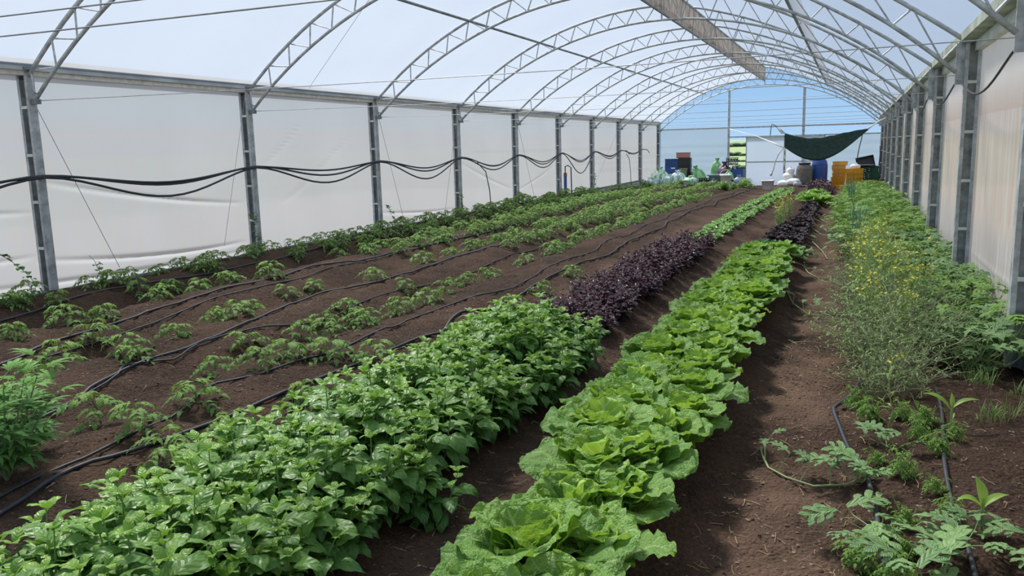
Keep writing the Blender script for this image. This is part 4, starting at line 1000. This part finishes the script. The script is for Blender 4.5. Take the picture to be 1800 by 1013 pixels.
NEAR = [(-8.8, 6.37), (-8.75, 9.24), (-8.63, 9.49), (-8.59, 6.77), (-8.52, 11.22), (-8.45, 7.86), (-8.39, 8.32), (-8.03, 11.84), (-7.57, 7.96), (-7.53, 8.53), (-7.48, 7.21), (-7.28, 5.81), (-7.25, 11.49), (-7.17, 5.17), (-7.17, 6.2), (-7.14, 8.82), (-6.85, 11.78),
  (-6.59, 5.51), (-6.53, 8.92), (-6.49, 8.36), (-6.43, 7.6), (-6.22, 4.64), (-6.09, 6.59), (-6.05, 11.95), (-6.03, 4.75), (-5.95, 10.85), (-5.87, 6.65), (-5.72, 5.72), (-5.69, 9.17), (-5.65, 5.1), (-5.45, 5.0), (-5.44, 3.92), (-5.11, 7.6), (-5.1, 8.88),
  (-5.05, 7.0), (-5.0, 5.88), (-4.95, 6.47), (-4.83, 7.3), (-4.82, 10.01), (-4.74, 5.09), (-4.73, 12.01), (-4.63, 9.0), (-4.56, 3.82), (-4.52, 10.23), (-4.48, 6.96), (-4.47, 7.55), (-4.42, 6.28), (-4.38, 8.04), (-4.28, 5.11), (-4.28, 5.47), (-4.07, 4.19), (-3.97, 3.62),
  (-3.95, 5.61), (-3.67, 5.79), (-3.61, 4.02), (-3.6, 3.4), (-3.58, 9.52), (-3.55, 10.82), (-3.51, 4.68), (-3.45, 7.2), (-3.4, 8.3)]
BEDN = [(-99, -8.78, 'line against the left wall'), (-8.78, -8.0, 'second line from the left wall'), (-8.0, -6.35, 'second bed from the left wall'), (-6.35, -5.0, 'third bed from the left wall'), (-5.0, -4.2, 'fourth bed from left wall, left side'), (-4.2, 0, 'fourth bed from left wall, right side')]
def bedname(x):
    for a, b_, n_ in BEDN:
        if a <= x < b_: return n_
pts = [(x, y, 1) for x, y in NEAR]
for x in np.arange(5.6, 13, .45):                                   # dense line right at the wall
    pts.append((-9.0+RT.uniform(-.12, .12), float(x)+RT.uniform(-.1, .1), 1))
for cx, y0_, st_, jit in ((-9.0, 13, .40, .14), (-8.5, 12.2, .46, .14), (-7.5, 12.3, .50, .14), (-6.95, 12.6, .50, .14), (-5.95, 12.6, .52, .12), (-5.3, 13, .58, .12), (-4.55, 12.6, .60, .12), (-3.6, 12.0, .75, .10)):
    y = y0_
    while y < 36.5:
        if len(pts) < 372: pts.append((cx+RT.uniform(-jit, jit), y+RT.uniform(-.12, .12), 1.0))
        y += st_*(1 if y < 24 else 1.25)
pts.sort(key=lambda p: p[1]); ctr = {}
for (x, y, _s) in pts[:300]:
    n_ = bedname(x); c_ = ctr[n_] = ctr.get(n_, 0)+1
    lb = f'tomato plant, {ORD[c_-1]} from near end of the {n_}'
    put(tom, RT.randrange(8), x, y, 0, RT.random()*6.28, RT.uniform(.85, 1.16)*(1+.22*max(0., min(1., (y-13)/8))), lb, 'tomato plant', 'tomato plants on the '+n_)
# remaining far tomato plants as one mass
rest = pts[300:]
if rest:
    f = Fol()
    for (x, y, s_) in rest:
        for k in range(7):
            P0 = [x+RT.uniform(-.05, .05), y+RT.uniform(-.05, .05), gz(x, y)+RT.uniform(.06, .18)]
            compound(f, RT, P0, RT.random()*6.28, .6, .18, 2, .085, RT.random()*.5)
    tag(f.build('distant_tomato_foliage', M['tomato']), 'green tomato foliage at the farthest end of the left beds', 'plants', None, 'stuff')

# ------------------------------------------------------------------ low weeds by the far pile and wall
def weed(rng, n=26, H_=.22, R0=.16, mat='mustard', Ln=.10, wd=.28):
    root = empty('weed_tuft'); f = Fol(); st = MB()
    for k in range(n):
        az = rng.random()*6.28; el = rng.uniform(.5, 1.4); h = H_*rng.uniform(.3, 1); r_ = R0*rng.random()
        b0 = (r_*math.cos(az)*.4, r_*math.sin(az)*.4, 0); tp = (r_*math.cos(az), r_*math.sin(az), h)
        st.tube([b0, tp], .0016, 4, False)
        for q in range(4):
            f.add(leaf_grid(Ln*rng.uniform(.6, 1.2), Ln*wd, p_lanc, 2, 4, .3, 1.0, .2, 0, 1, 0, rng.randrange(999)), rotz(rng.random()*6.28) @ rotx(rng.uniform(-.2, .7)), lerp(b0, tp, .4+.6*rng.random()), 1, rng.random(), rng.random()*.5)
    f.build('foliage', M[mat], root); st.build('stem', M['mstem'], root); return root
RW = random.Random(41)
weeds = [weed(RW), weed(RW, 20, .16, .2, 'tomato', .08, .5), weed(RW, 30, .26, .18, 'rocket', .09, .45)]
for k in range(46):
    x = RW.uniform(-9.1, -3.9); y = 35.6+RW.random()*2.6
    if k < 30: y = 36.4+RW.random()*1.6; 
    put(weeds, k, x, y-.6*(x > -6), 0, RW.random()*6.28, RW.uniform(.9, 1.5), 'green weed tuft in the overgrown strip before the piled bags', 'weed', 'weeds before the piled bags')
for k, (x, y) in enumerate(((-5.3, 41.6), (-5.0+.4, 39.4), (-4.4, 38.2), (-5.6, 42.2), (-4.2, 37.2), (-5.2, 40.8))):
    put(weeds, 2, x, y, 0, k, 1.6, 'tall green weed tuft at the foot of the open doorway', 'weed', 'weeds at the doorway')

# ------------------------------------------------------------------ right hand planting
def lobed(rng, Ln, wide=.30, npair=3):
    """deeply lobed melon leaf: a midrib blade with rounded side lobes, returned as one leaf"""
    parts = []; main = leaf_grid(Ln, Ln*.20, p_lobe, 4, 8, .25, .9, .15, .01, 2, .0, rng.randrange(999)); parts.append(main)
    cz = lambda t: main[0].reshape(9, 5, 3)[int(round(t*8)), 2]
    for k in range(npair):
        t = .22+.55*k/(npair-1)
        for sg in (-1, 1):
            l_ = Ln*(.46-.10*abs(k-.8))*rng.uniform(.9, 1.1)
            lf = leaf_grid(l_, l_*.38, p_lobe, 4, 5, .1, .8, .1, .01, 2, 0, rng.randrange(999))
            parts.append((lf[0] @ (rotz(-sg*(1.05-.15*k)) @ rotx(.05)).T + cz(t), lf[1], lf[2]))
            l2 = l_*.55; lf = leaf_grid(l2, l2*.55, p_lobe, 2, 4, .1, .8, .1, 0, 2, 0, rng.randrange(999))
            tip = lf[0] @ rotz(-sg*.35).T + cz(t)+np.array([sg*l_*.42, l_*.18, -.002]); parts.append((tip, lf[1], lf[2]))
    P = np.concatenate([p[0] for p in parts]); UV = np.concatenate([p[1] for p in parts]); Q = []; n0 = 0
    for p in parts: Q.append(p[2]+n0); n0 += len(p[0])
    return P, UV, np.concatenate(Q)
LB = [lobed(RW, 1) for _ in range(6)]
def melon(rng, nl=14, R0=.28, H_=.22, size=.15, mat='melon'):
    root = empty('melon_plant'); f = Fol(); st = MB()
    for k in range(nl):
        az = rng.random()*6.28; r_ = R0*math.sqrt(rng.random()); h = H_*(.5+.6*rng.random())
        p = (r_*math.cos(az), r_*math.sin(az), h)
        st.tube([(0, 0, .012), (p[0]*.45, p[1]*.45, .02+h*.15), (p[0]*.8, p[1]*.8, h*.6), p], .003, 5, False)
        f.add(LB[rng.randrange(6)], rotz(rng.random()*6.28) @ rotx(rng.uniform(-.2, .5)) @ roty(rng.uniform(-.4, .4)), p, size*rng.uniform(.7, 1.25), rng.random(), rng.random()*.4)
    f.build('foliage', M[mat], root); st.build('stem', M['vine'], root); return root
RM = random.Random(51)
mel = [melon(RM, 22, .30, .26, .17, 'melon') for _ in range(4)]
mel2 = [melon(RM, 26, .30, .32, .15, 'rocket') for _ in range(4)]
y = 7.0; c_ = 0; row = -1
while y < 37:
    near = y < 13.5; row += 1
    if y < 9: xs_r = (.80, 1.08)
    elif near: xs_r = (.55, .82, 1.08)
    elif y < 18: xs_r = (.12, .45, .78, 1.06)
    else: xs_r = (-.08, .28, .66, 1.02)
    for ki, x in enumerate(xs_r):
        pos_ = {2: ['left', 'right'], 3: ['left', 'middle', 'right'], 4: ['leftmost', 'second from left', 'second from right', 'rightmost']}[len(xs_r)][ki]
        P_ = mel if (y < 15 and RM.random() < .75) else mel2
        rgn = 'by the right wall from the second to the fourth post' if y < 19 else 'by the right wall toward the far end'
        if y < 8.6: rgn = 'at the near end of the dense patch by the first clear post on the right'
        put(P_, RM.randrange(4), x+RM.uniform(-.08, .08), y+RM.uniform(-.1, .1), 0, RM.random()*6.28, RM.uniform(.9, 1.2)*(.80 if y > 26 else .95 if y > 18 else 1), f'melon plant, {pos_} in the {ORD[row]} cross-row of groundcover by the right wall', 'melon plant', 'melon groundcover plants on the right'); c_ += 1
    y += .33 if near else .40 if y < 22 else .55
# sparse foreground melon plants and vines
mels = [melon(RM, 7, .20, .12, .20, 'melon') for _ in range(3)]
fg = [(.38, 3.35, 1.05, 'low silvery melon plant at the bottom edge left of the straight pipe'), (.66, 3.15, 1.1, 'low silvery melon plant at the bottom edge right of the straight pipe'), (.18, 3.85, 1.0, 'melon plant beside the end of the bent pipe'), (1.02, 3.5, 1.1, 'melon plant in the bottom right corner'),
      (.98, 4.2, .8, 'small melon plant by the right edge of the frame'), (.50, 3.75, .7, 'small melon plant touching the straight pipe'), (.10, 4.45, .9, 'melon plant beside the bend of the black pipe'), (.25, 5.0, .7, 'small melon plant above the bent pipe'), (.85, 6.9, .8, 'small melon plant on the bare soil near the first right post'), (.60, 3.9, .5, 'tiny melon sprout on bare soil between the pipes'),
      (.90, 3.15, 1.1, 'silvery melon plant at the bottom edge, second from the right corner'), (.86, 3.75, .8, 'melon plant between the near corn seedling and the corner'), (.50, 3.05, 1.0, 'melon plant at the bottom edge over the straight pipe')]
for k, (x, y, s_, lb) in enumerate(fg): put(mels, k, x, y, 0, k*1.3, s_, lb, 'melon plant', None)
def vine(pts, nleaf, lb, side=1, size=.13, seed=1):
    R_ = random.Random(seed); root = empty('melon_vine'); tag(root, lb, 'vine')
    st = MB(); P = [(x, y, gz(x, y)+.025+.012*math.sin(i*2.1)) for i, (x, y) in enumerate(pts)]
    st.tube(P, .006, 6); st.build('stem', M['vine'], root, True)
    f = Fol(); lf_st = MB()
    for k in range(nleaf):
        t = (k+.5)/nleaf*(len(P)-1); i = int(t); p = lerp(P[i], P[min(i+1, len(P)-1)], t-i)
        q = (p[0]+R_.uniform(-.03, .06), p[1]+side*.05, p[2]+R_.uniform(.06, .10)); lf_st.tube([p, q], .003, 5, False)
        f.add(LB[R_.randrange(6)], rotz(R_.uniform(-1.2, 1.2)) @ rotx(R_.uniform(.1, .7)), q, size*R_.uniform(.7, 1.1), R_.random(), R_.random()*.4)
    f.build('foliage', M['melon'], root); lf_st.build('leaf_stalk', M['vine'], root)
vine([(-.44, 4.90), (-.42, 4.78), (-.37, 4.62), (-.26, 4.44), (-.12, 4.34), (.04, 4.42), (.14, 4.5)], 6, 'thin melon vine reaching out over the bare path', size=.12, seed=2)
vine([(-.66, 10.1), (-.55, 9.5), (-.35, 9.0), (-.1, 9.1), (.1, 9.4)], 6, 'melon vine crossing the path beside the middle cabbages', size=.13, seed=3)
vine([(-.62, 12.6), (-.5, 11.9), (-.35, 11.5), (-.1, 11.7), (.1, 12.2)], 5, 'pale curved vine on the path past the cabbages', size=.10, seed=4)
vine([(-.60, 15.5), (-.4, 14.4), (-.3, 13.6), (-.05, 13.6), (.15, 14.0)], 7, 'melon vine on the path beside the dark rosettes', size=.12, seed=5)
vine([(-.75, 17.5), (-.5, 16.8), (-.25, 16.6), (.1, 17.0)], 6, 'melon vine creeping onto the path by the dark rosettes, farther one', size=.12, seed=6)
vine([(-.65, 20.0), (-.4, 19.4), (-.1, 19.6), (.1, 20.0)], 6, 'farthest melon vine creeping onto the path', size=.14, seed=7)
# loose ferny weeds among the foreground
def ferny(rng, n=9, H_=.2, R0=.10):
    root = empty('feathery_weed'); f = Fol(); st = MB()
    for k in range(n):
        az = rng.random()*6.28; r_ = R0*rng.random(); h = H_*rng.uniform(.4, 1.1)
        b0 = (0, 0, 0); tp = (r_*math.cos(az), r_*math.sin(az), h); st.tube([b0, tp], .0022, 5, False)
        for q in range(7):
            compound(f, rng, lerp(b0, tp, .3+.7*rng.random()), rng.random()*6.28, .5, .07, 3, .024, rng.random()*.6)
    f.build('foliage', M['rocket'], root); st.build('stem', M['mstem'], root); return root
fern = [ferny(RM) for _ in range(3)]
for k, (x, y) in enumerate(((.22, 3.35), (.28, 3.6), (.10, 3.5), (.30, 4.5), (.45, 4.35), (.50, 4.9), (.42, 5.15), (.48, 5.4), (.48, 4.1), (.35, 5.5), (.20, 4.75), (.16, 5.5), (.08, 5.9), (.92, 3.8), (1.05, 4.0), (.85, 3.3), (.40, 3.15), (.15, 3.15), (1.1, 3.2), (.3, 3.95), (.62, 5.25))):
    put(fern, k, x, y, 0, k*2.1, RM.uniform(.6, 1.05), 'small feathery green weed among the foreground vines', 'weed', 'feathery weeds on the right foreground')
# corn seedlings
def corn(loc, s_, rz, spec, lb):
    root = empty('corn_seedling', (loc[0], loc[1], gz(*loc)), rz, s_); tag(root, lb, 'corn seedling')
    st = MB(); st.tube([(0, 0, -.01), (0, 0, .10), (.004, 0, .16)], [.007, .008, .005], 8); st.build('stalk', M['mstem'], root)
    f = Fol()
    for (az, el, dr, l_, w_, z) in spec: f.add(leaf_grid(l_, w_, p_lanc, 4, 10, el, dr, .55, 0, 1, 0, 3), rotz(az), (0, 0, z), 1, .6, 0)
    f.build('blades', M['corn'], root)
corn((.62, 5.45), 1.0, .2, [(1.2, 1.0, 1.1, .20, .055, .10), (-1.5, .7, .8, .17, .05, .12), (.1, 1.45, .1, .10, .03, .12), (-.6, 1.1, .9, .08, .02, .03)], 'corn seedling with two broad arching leaves by the straight pipe')
corn((.60, 3.98), 1.0, .3, [(.4, 1.35, .3, .15, .06, .11), (-1.4, .8, .8, .14, .05, .11), (1.5, 1.0, 1.6, .13, .05, .11)], 'yellow-green corn seedling with an upright folded leaf in the right foreground')
corn((.97, 4.75), .9, 1.2, [(1.0, .9, .7, .12, .035, .12), (-2.0, 1.2, .5, .06, .03, .15)], 'thin corn seedling at the right edge of the frame')
# yellow flowering mustard
def mustard(rng, H_=.8, ns=9, spread=.28, flowers=True, leafy=True):
    root = empty('mustard_plant'); st = MB(); f = Fol(); nfl = 0
    for k in range(ns):
        az = rng.random()*6.28; r_ = spread*rng.random(); h = H_*rng.uniform(.6, 1.05)
        pts = [(r_*math.cos(az)*t*t+.02*math.sin(t*7+k), r_*math.sin(az)*t*t+.02*math.cos(t*5+k), h*t) for t in (0, .25, .5, .75, 1)]
        st.tube(pts, [.005, .0045, .0035, .0028, .0015], 5, False)
        for b_ in range(5):
            t = rng.uniform(.35, .95); i = int(t*4); p = lerp(pts[i], pts[min(4, i+1)], t*4-i); a2 = rng.random()*6.28; l_ = rng.uniform(.08, .22)*(1.1-t*.5)
            q = (p[0]+l_*.5*math.cos(a2), p[1]+l_*.5*math.sin(a2), p[2]+l_*.85); st.tube([p, q], .0018, 4, False)
            if flowers and t > .55 and rng.random() < .8:
                fl = MB(); nfl += 1
                for w_ in range(3):
                    c_ = (q[0]+rng.uniform(-.018, .018), q[1]+rng.uniform(-.018, .018), q[2]+rng.uniform(-.015, .02)); s_ = .0095
                    tl = Matrix.Rotation(rng.uniform(-.8, .8), 3, 'X') @ Matrix.Rotation(rng.uniform(-.8, .8), 3, 'Y')
                    for m_ in range(4):
                        a3 = m_*PI/2; V = [(0, 0, 0), (s_*math.cos(a3-.5), s_*math.sin(a3-.5), .003), (s_*1.4*math.cos(a3), s_*1.4*math.sin(a3), .004), (s_*math.cos(a3+.5), s_*math.sin(a3+.5), .003)]
                        fl.add([tuple(tl @ Vector(v_)+Vector(c_)) for v_ in V], [(0, 1, 2, 3)])
                fl.build('flower', M['petal'], root)
        if leafy:
            for q_ in range(10):
                t = rng.uniform(.05, .8); i = int(t*4); p = lerp(pts[i], pts[min(4, i+1)], t*4-i)
                f.add(leaf_grid(rng.uniform(.05, .13), .022, p_lanc, 2, 4, .4, 1.1, .2, 0, 1, 0, q_), rotz(rng.random()*6.28) @ rotx(rng.uniform(-.2, .6)), p, 1, rng.random(), rng.random())
    st.build('stem', M['mstem'], root)
    if leafy: f.build('foliage', M['mustard'], root)
    return root
RY = random.Random(61)
mus = [mustard(RY) for _ in range(3)]
def drytangle(rng):
    root = empty('dry_stem_tangle'); st = MB(); f = Fol()
    for k in range(70):
        az = rng.random()*6.28; p = [(.18*(rng.random()-.5), .18*(rng.random()-.5), rng.random()*.1)]; d = Vector((math.cos(az)*.6, math.sin(az)*.6, 1.1)).normalized()
        for q in range(5):
            d = (d+Vector((rng.uniform(-.4, .4), rng.uniform(-.4, .4), rng.uniform(-.35, .15)))).normalized(); p.append(tuple(Vector(p[-1])+d*.095))
        st.tube(p, .0018, 4, False)
        if True:
            for q in range(7): f.add(leaf_grid(.05, .010, p_lanc, 2, 3, .3, .8, .2), rotz(rng.random()*6.28) @ rotx(rng.uniform(-.3, .8)), p[rng.randrange(1, 6)], 1, rng.random(), 0)
    st.build('stem', M['drystem'], root); f.build('foliage', M['mustard'], root); return root
dry = [drytangle(RY) for _ in range(3)]
k = 0
for (x, y, s_) in ((.22, 7.6, 1), (.48, 7.9, 1), (.18, 8.3, 1.05), (.45, 8.7, 1.1), (.62, 8.3, .9), (.15, 9.1, 1.1), (.42, 9.5, 1.1), (.12, 10.0, 1.05), (.40, 10.4, 1.1), (.10, 11.0, 1.0), (.35, 11.4, 1.0), (.1, 12.2, .95), (.3, 13.0, .9), (.42, 7.1, .85)):
    put(mus, k, x, y, 0, k*1.9, s_, 'tall thin stemmed mustard plant with small yellow flowers in the clump by the path' if y < 10.6 else 'yellow flowered mustard plant behind the main clump by the path', 'mustard plant', 'yellow flowering mustard, '+('near' if y < 10.6 else 'far')); k += 1
for (x, y, s_) in ((.20, 6.5, 1), (.45, 6.6, 1.05), (.10, 7.0, 1), (.32, 7.1, 1.1), (.58, 7.0, 1), (.12, 7.6, 1.1), (.38, 7.7, 1.15), (.60, 7.7, 1.0), (.25, 8.3, 1.1), (.12, 8.9, 1.0), (.50, 8.5, 1.1), (.3, 9.4, 1.1), (.12, 10, 1), (.35, 10.6, 1), (.2, 6.05, .7), (.40, 6.05, .8)):
    put(dry, k, x, y, 0, k*1.3, s_, 'grey green tangle of dry fine stems under the yellow flowers', 'weed', 'dry stem tangles under the flowers'); k += 1
one = mustard(RY, .5, 1, .05, True, True); one.location = (.27, 5.35, gz(.27, 5.35)); tag(one, 'single slender stem with a yellow flower above the bent pipe', 'mustard plant')
sp = mustard(RY, .6, 8, .3, True, True)
sp.location = (-1.22, 16.5, gz(-1.22, 16.5)); tag(sp, 'pale flowering mustard plant left of the dark rosettes', 'mustard plant')
for k, (x, y) in enumerate(((-1.28, 17.5), (-1.2, 18.4), (-1.25, 19.3), (-1.2, 15.6))): dup(sp, (x, y, gz(x, y)), k*1.2, .9, ['second', 'third', 'farthest', 'closest'][k]+' of the pale flowering mustards left of the dark rosettes')
# spiky blue green onions far right
def onion(rng):
    root = empty('onion_clump'); f = Fol()
    for k in range(16): f.add(leaf_grid(.75*rng.uniform(.6, 1.1), .016, p_lanc, 2, 6, 1.45, .5*rng.random(), .2, 0, 1, 0, k), rotz(rng.random()*6.28), (rng.uniform(-.06, .06), rng.uniform(-.06, .06), 0), 1, .5, 0)
    f.build('foliage', M['onion'], root); return root
M['onion'] = leaf_mat('onion_leaf', (.07, .17, .12), (.13, .26, .19), (.14, .27, .2), (.15, .3, .2), 1, 0, .1, .5, .2, .3)
on = [onion(RY) for _ in range(2)]
for k, (x, y) in enumerate(((.10, 14.6), (.16, 15.4), (.08, 16.3), (.02, 25), (-.02, 27), (.05, 23))):
    put(on, k, x, y, 0, k*1.1, 1.1, ['nearest', 'second', 'third', 'fifth', 'farthest', 'fourth'][k]+' spiky blue green onion clump at the edge of the groundcover', 'onion', 'onion clumps')
# grass tufts at the foot of the right wall
def tuft(rng):
    root = empty('grass_tuft'); f = Fol()
    for k in range(40): f.add(leaf_grid(.13*rng.uniform(.5, 1.2), .005, p_lanc, 2, 5, 1.3, 1.4*rng.random(), .2, 0, 1, 0, k), rotz(rng.random()*6.28), (rng.uniform(-.08, .08), rng.uniform(-.08, .08), 0), 1, rng.random(), rng.random())
    f.build('foliage', M['mustard'], root); return root
gt = [tuft(RY) for _ in range(3)]
for k in range(8):
    x = RY.uniform(.85, 1.2); y = RY.uniform(5.6, 7.0)
    put(gt, k, x, y, 0, k, 1.0, 'thin grass tuft at the foot of the right wall near the first post', 'grass', 'grass tufts by the right wall')
# ------------------------------------------------------------------ toothed bushy plant bottom left
def hemp():
    R_ = random.Random(71); root = empty('bushy_toothed_plant'); f = Fol(); st = MB()
    for s_ in range(9):
        az0 = R_.random()*6.28; r_ = .26*math.sqrt(R_.random()); h = .50*R_.uniform(.7, 1.1)
        pts = [(r_*math.cos(az0)*t, r_*math.sin(az0)*t, h*t) for t in (0, .3, .6, 1)]; st.tube(pts, [.007, .006, .004, .002], 6)
        for k in range(9):
            t = .2+.8*k/8; i = min(2, int(t*3)); p = lerp(pts[i], pts[i+1], min(1, t*3-i)); az = az0+k*2.4; l_ = .045
            q = (p[0]-math.sin(az)*l_, p[1]+math.cos(az)*l_, p[2]+.02); st.tube([p, q], .0018, 4, False)
            S_ = .20*R_.uniform(.7, 1.1)*(1.1-.3*t); lv = R_.random()
            for m_ in range(-3, 4):
                l2 = S_*(1-.19*abs(m_)); f.add(leaf_grid(l2, l2*.19, p_toothed, 2, 14, .3, .9, .3, 0, 1, 0, m_+5), rotz(az+m_*.42) @ rotx(-.1+.4*t), q, 1, lv, max(0, t-.5)*1.4)
    f.build('foliage', M['hemp'], root); st.build('stem', M['tomato_stem'], root); return root
hp = hemp(); hp.location = (-4.15, 2.85, gz(-4.15, 2.85)); hp.scale = (1.15, 1.15, 1.1); tag(hp, 'bushy plant with narrow toothed hand-shaped leaves in the bottom left corner', 'bush')
dup(hp, (-4.5, 3.25, gz(-4.5, 3.25)), 2.2, .85, 'second bushy toothed plant just behind the corner one at the left edge')
# ------------------------------------------------------------------ climbing vines at the left posts
def climber(loc, H_, n, lb, seed, lean=.1):
    R_ = random.Random(seed); root = empty('climbing_vine', (loc[0], loc[1], gz(max(-9.4, loc[0]), loc[1])-.02)); tag(root, lb, 'vine'); st = MB(); f = Fol()
    pts = [(.03*math.sin(t*9), lean*math.sin(t*4)*.6-lean*t, H_*t) for t in np.linspace(0, 1, 10)]; st.tube(pts, .0035, 5); st.build('stem', M['mstem'], root)
    for k in range(n):
        t = R_.random()**.9*9; i = min(8, int(t)); p = lerp(pts[i], pts[i+1], t-i)
        f.add(leaf_grid(.075*R_.uniform(.6, 1.2), .07, p_ovate, 4, 4, .4, 1., .15, 0, 1, 0, k), rotz(R_.random()*6.28) @ rotx(R_.uniform(-.5, .7)), (p[0]+R_.uniform(-.02, .03), p[1]+R_.uniform(-.03, .03), p[2]), 1, R_.random(), R_.random()*.5)
    f.build('foliage', M['choi'], root)
climber((-9.28, 11.25, 0), .72, 55, 'leafy vine climbing the second left wall post', 1)
climber((-9.25, 6.95, 0), .62, 34, 'slender vine rising left of the nearest left post', 2, .25)
climber((-9.25, 15.7, 0), .55, 30, 'slender vine rising beside the third left post', 3, .2)
climber((-9.28, 19.25, 0), .55, 36, 'leafy vine on the fourth left wall post', 4)
climber((-9.28, 23.3, 0), .40, 30, 'short leafy vine at the fifth left wall post', 5)
climber((-9.28, 31.3, 0), .80, 40, 'leafy vine on the seventh left wall post', 6)
climber((-9.15, 7.9, 0), .40, 16, 'thin sprig standing against the film right of the nearest left post', 7)

# ------------------------------------------------------------------ litter: straw and clods on the soil
RL = np.random.RandomState(9)
mb = MB()
def litter_pts(n):
    out_ = []
    while len(out_) < n:
        r_ = RL.rand()
        if r_ < .50: x = RL.uniform(-.6, .15); y = 2.6+14*RL.rand()**1.8
        elif r_ < .65: x = RL.uniform(-1.9, -1.55); y = 2.2+10*RL.rand()**1.6
        elif r_ < .8: x = RL.uniform(.0, 1.2); y = 3+5*RL.rand()
        else: x = RL.uniform(-6.8, -3.2); y = 2.8+10*RL.rand()**1.4
        out_.append((x, y))
    return out_
for (x, y) in litter_pts(1300):
    a = RL.rand()*6.28; l_ = RL.uniform(.02, .09); z = float(ground(x, y)); b_ = RL.uniform(-.6, .6)
    P = []
    for t in (-.5, 0, .5):
        xx = x+math.cos(a+b_*t)*l_*t; yy = y+math.sin(a+b_*t)*l_*t; P.append((xx, yy, float(ground(xx, yy))+.004+.006*RL.rand()))
    mb.tube(P, RL.uniform(.0009, .0022), 4)
tag(mb.build('straw_litter', M['straw']), 'dry straw and root fragments scattered on the path and beds', 'straw', None, 'stuff')
mb = MB(); ico = [(0, 0, .8), (.9, 0, .1), (.28, .85, .15), (-.72, .52, 0), (-.72, -.52, .1), (.28, -.85, 0), (0, 0, -.6)]
fcs = [(0, 1, 2), (0, 2, 3), (0, 3, 4), (0, 4, 5), (0, 5, 1), (6, 2, 1), (6, 3, 2), (6, 4, 3), (6, 5, 4), (6, 1, 5)]
mb2 = MB()
for k in range(24000):
    if k % 3 == 0: (x, y) = litter_pts(1)[0]
    else: x = RL.uniform(-7.6, 1.1); y = 2.4+9*RL.rand()**1.6
    s_ = .0035+.010*RL.rand()**4; z = float(ground(x, y)); a = RL.rand()*6.28; ca, sa = s_*math.cos(a), s_*math.sin(a)
    (mb2 if k % 4 == 0 else mb).add([(x+p[0]*ca-p[1]*sa, y+p[0]*sa+p[1]*ca, z+s_*.6*p[2]+s_*.2) for p in ico], fcs)
tag(mb2.build('pale_soil_crumbs', M['clod2']), 'pale dry crumbs strewn over the dark beds', 'soil crumbs', None, 'stuff')
tag(mb.build('soil_clods', M['clod']), 'small crumbs and clods of dark soil strewn over the beds', 'soil clods', None, 'stuff')
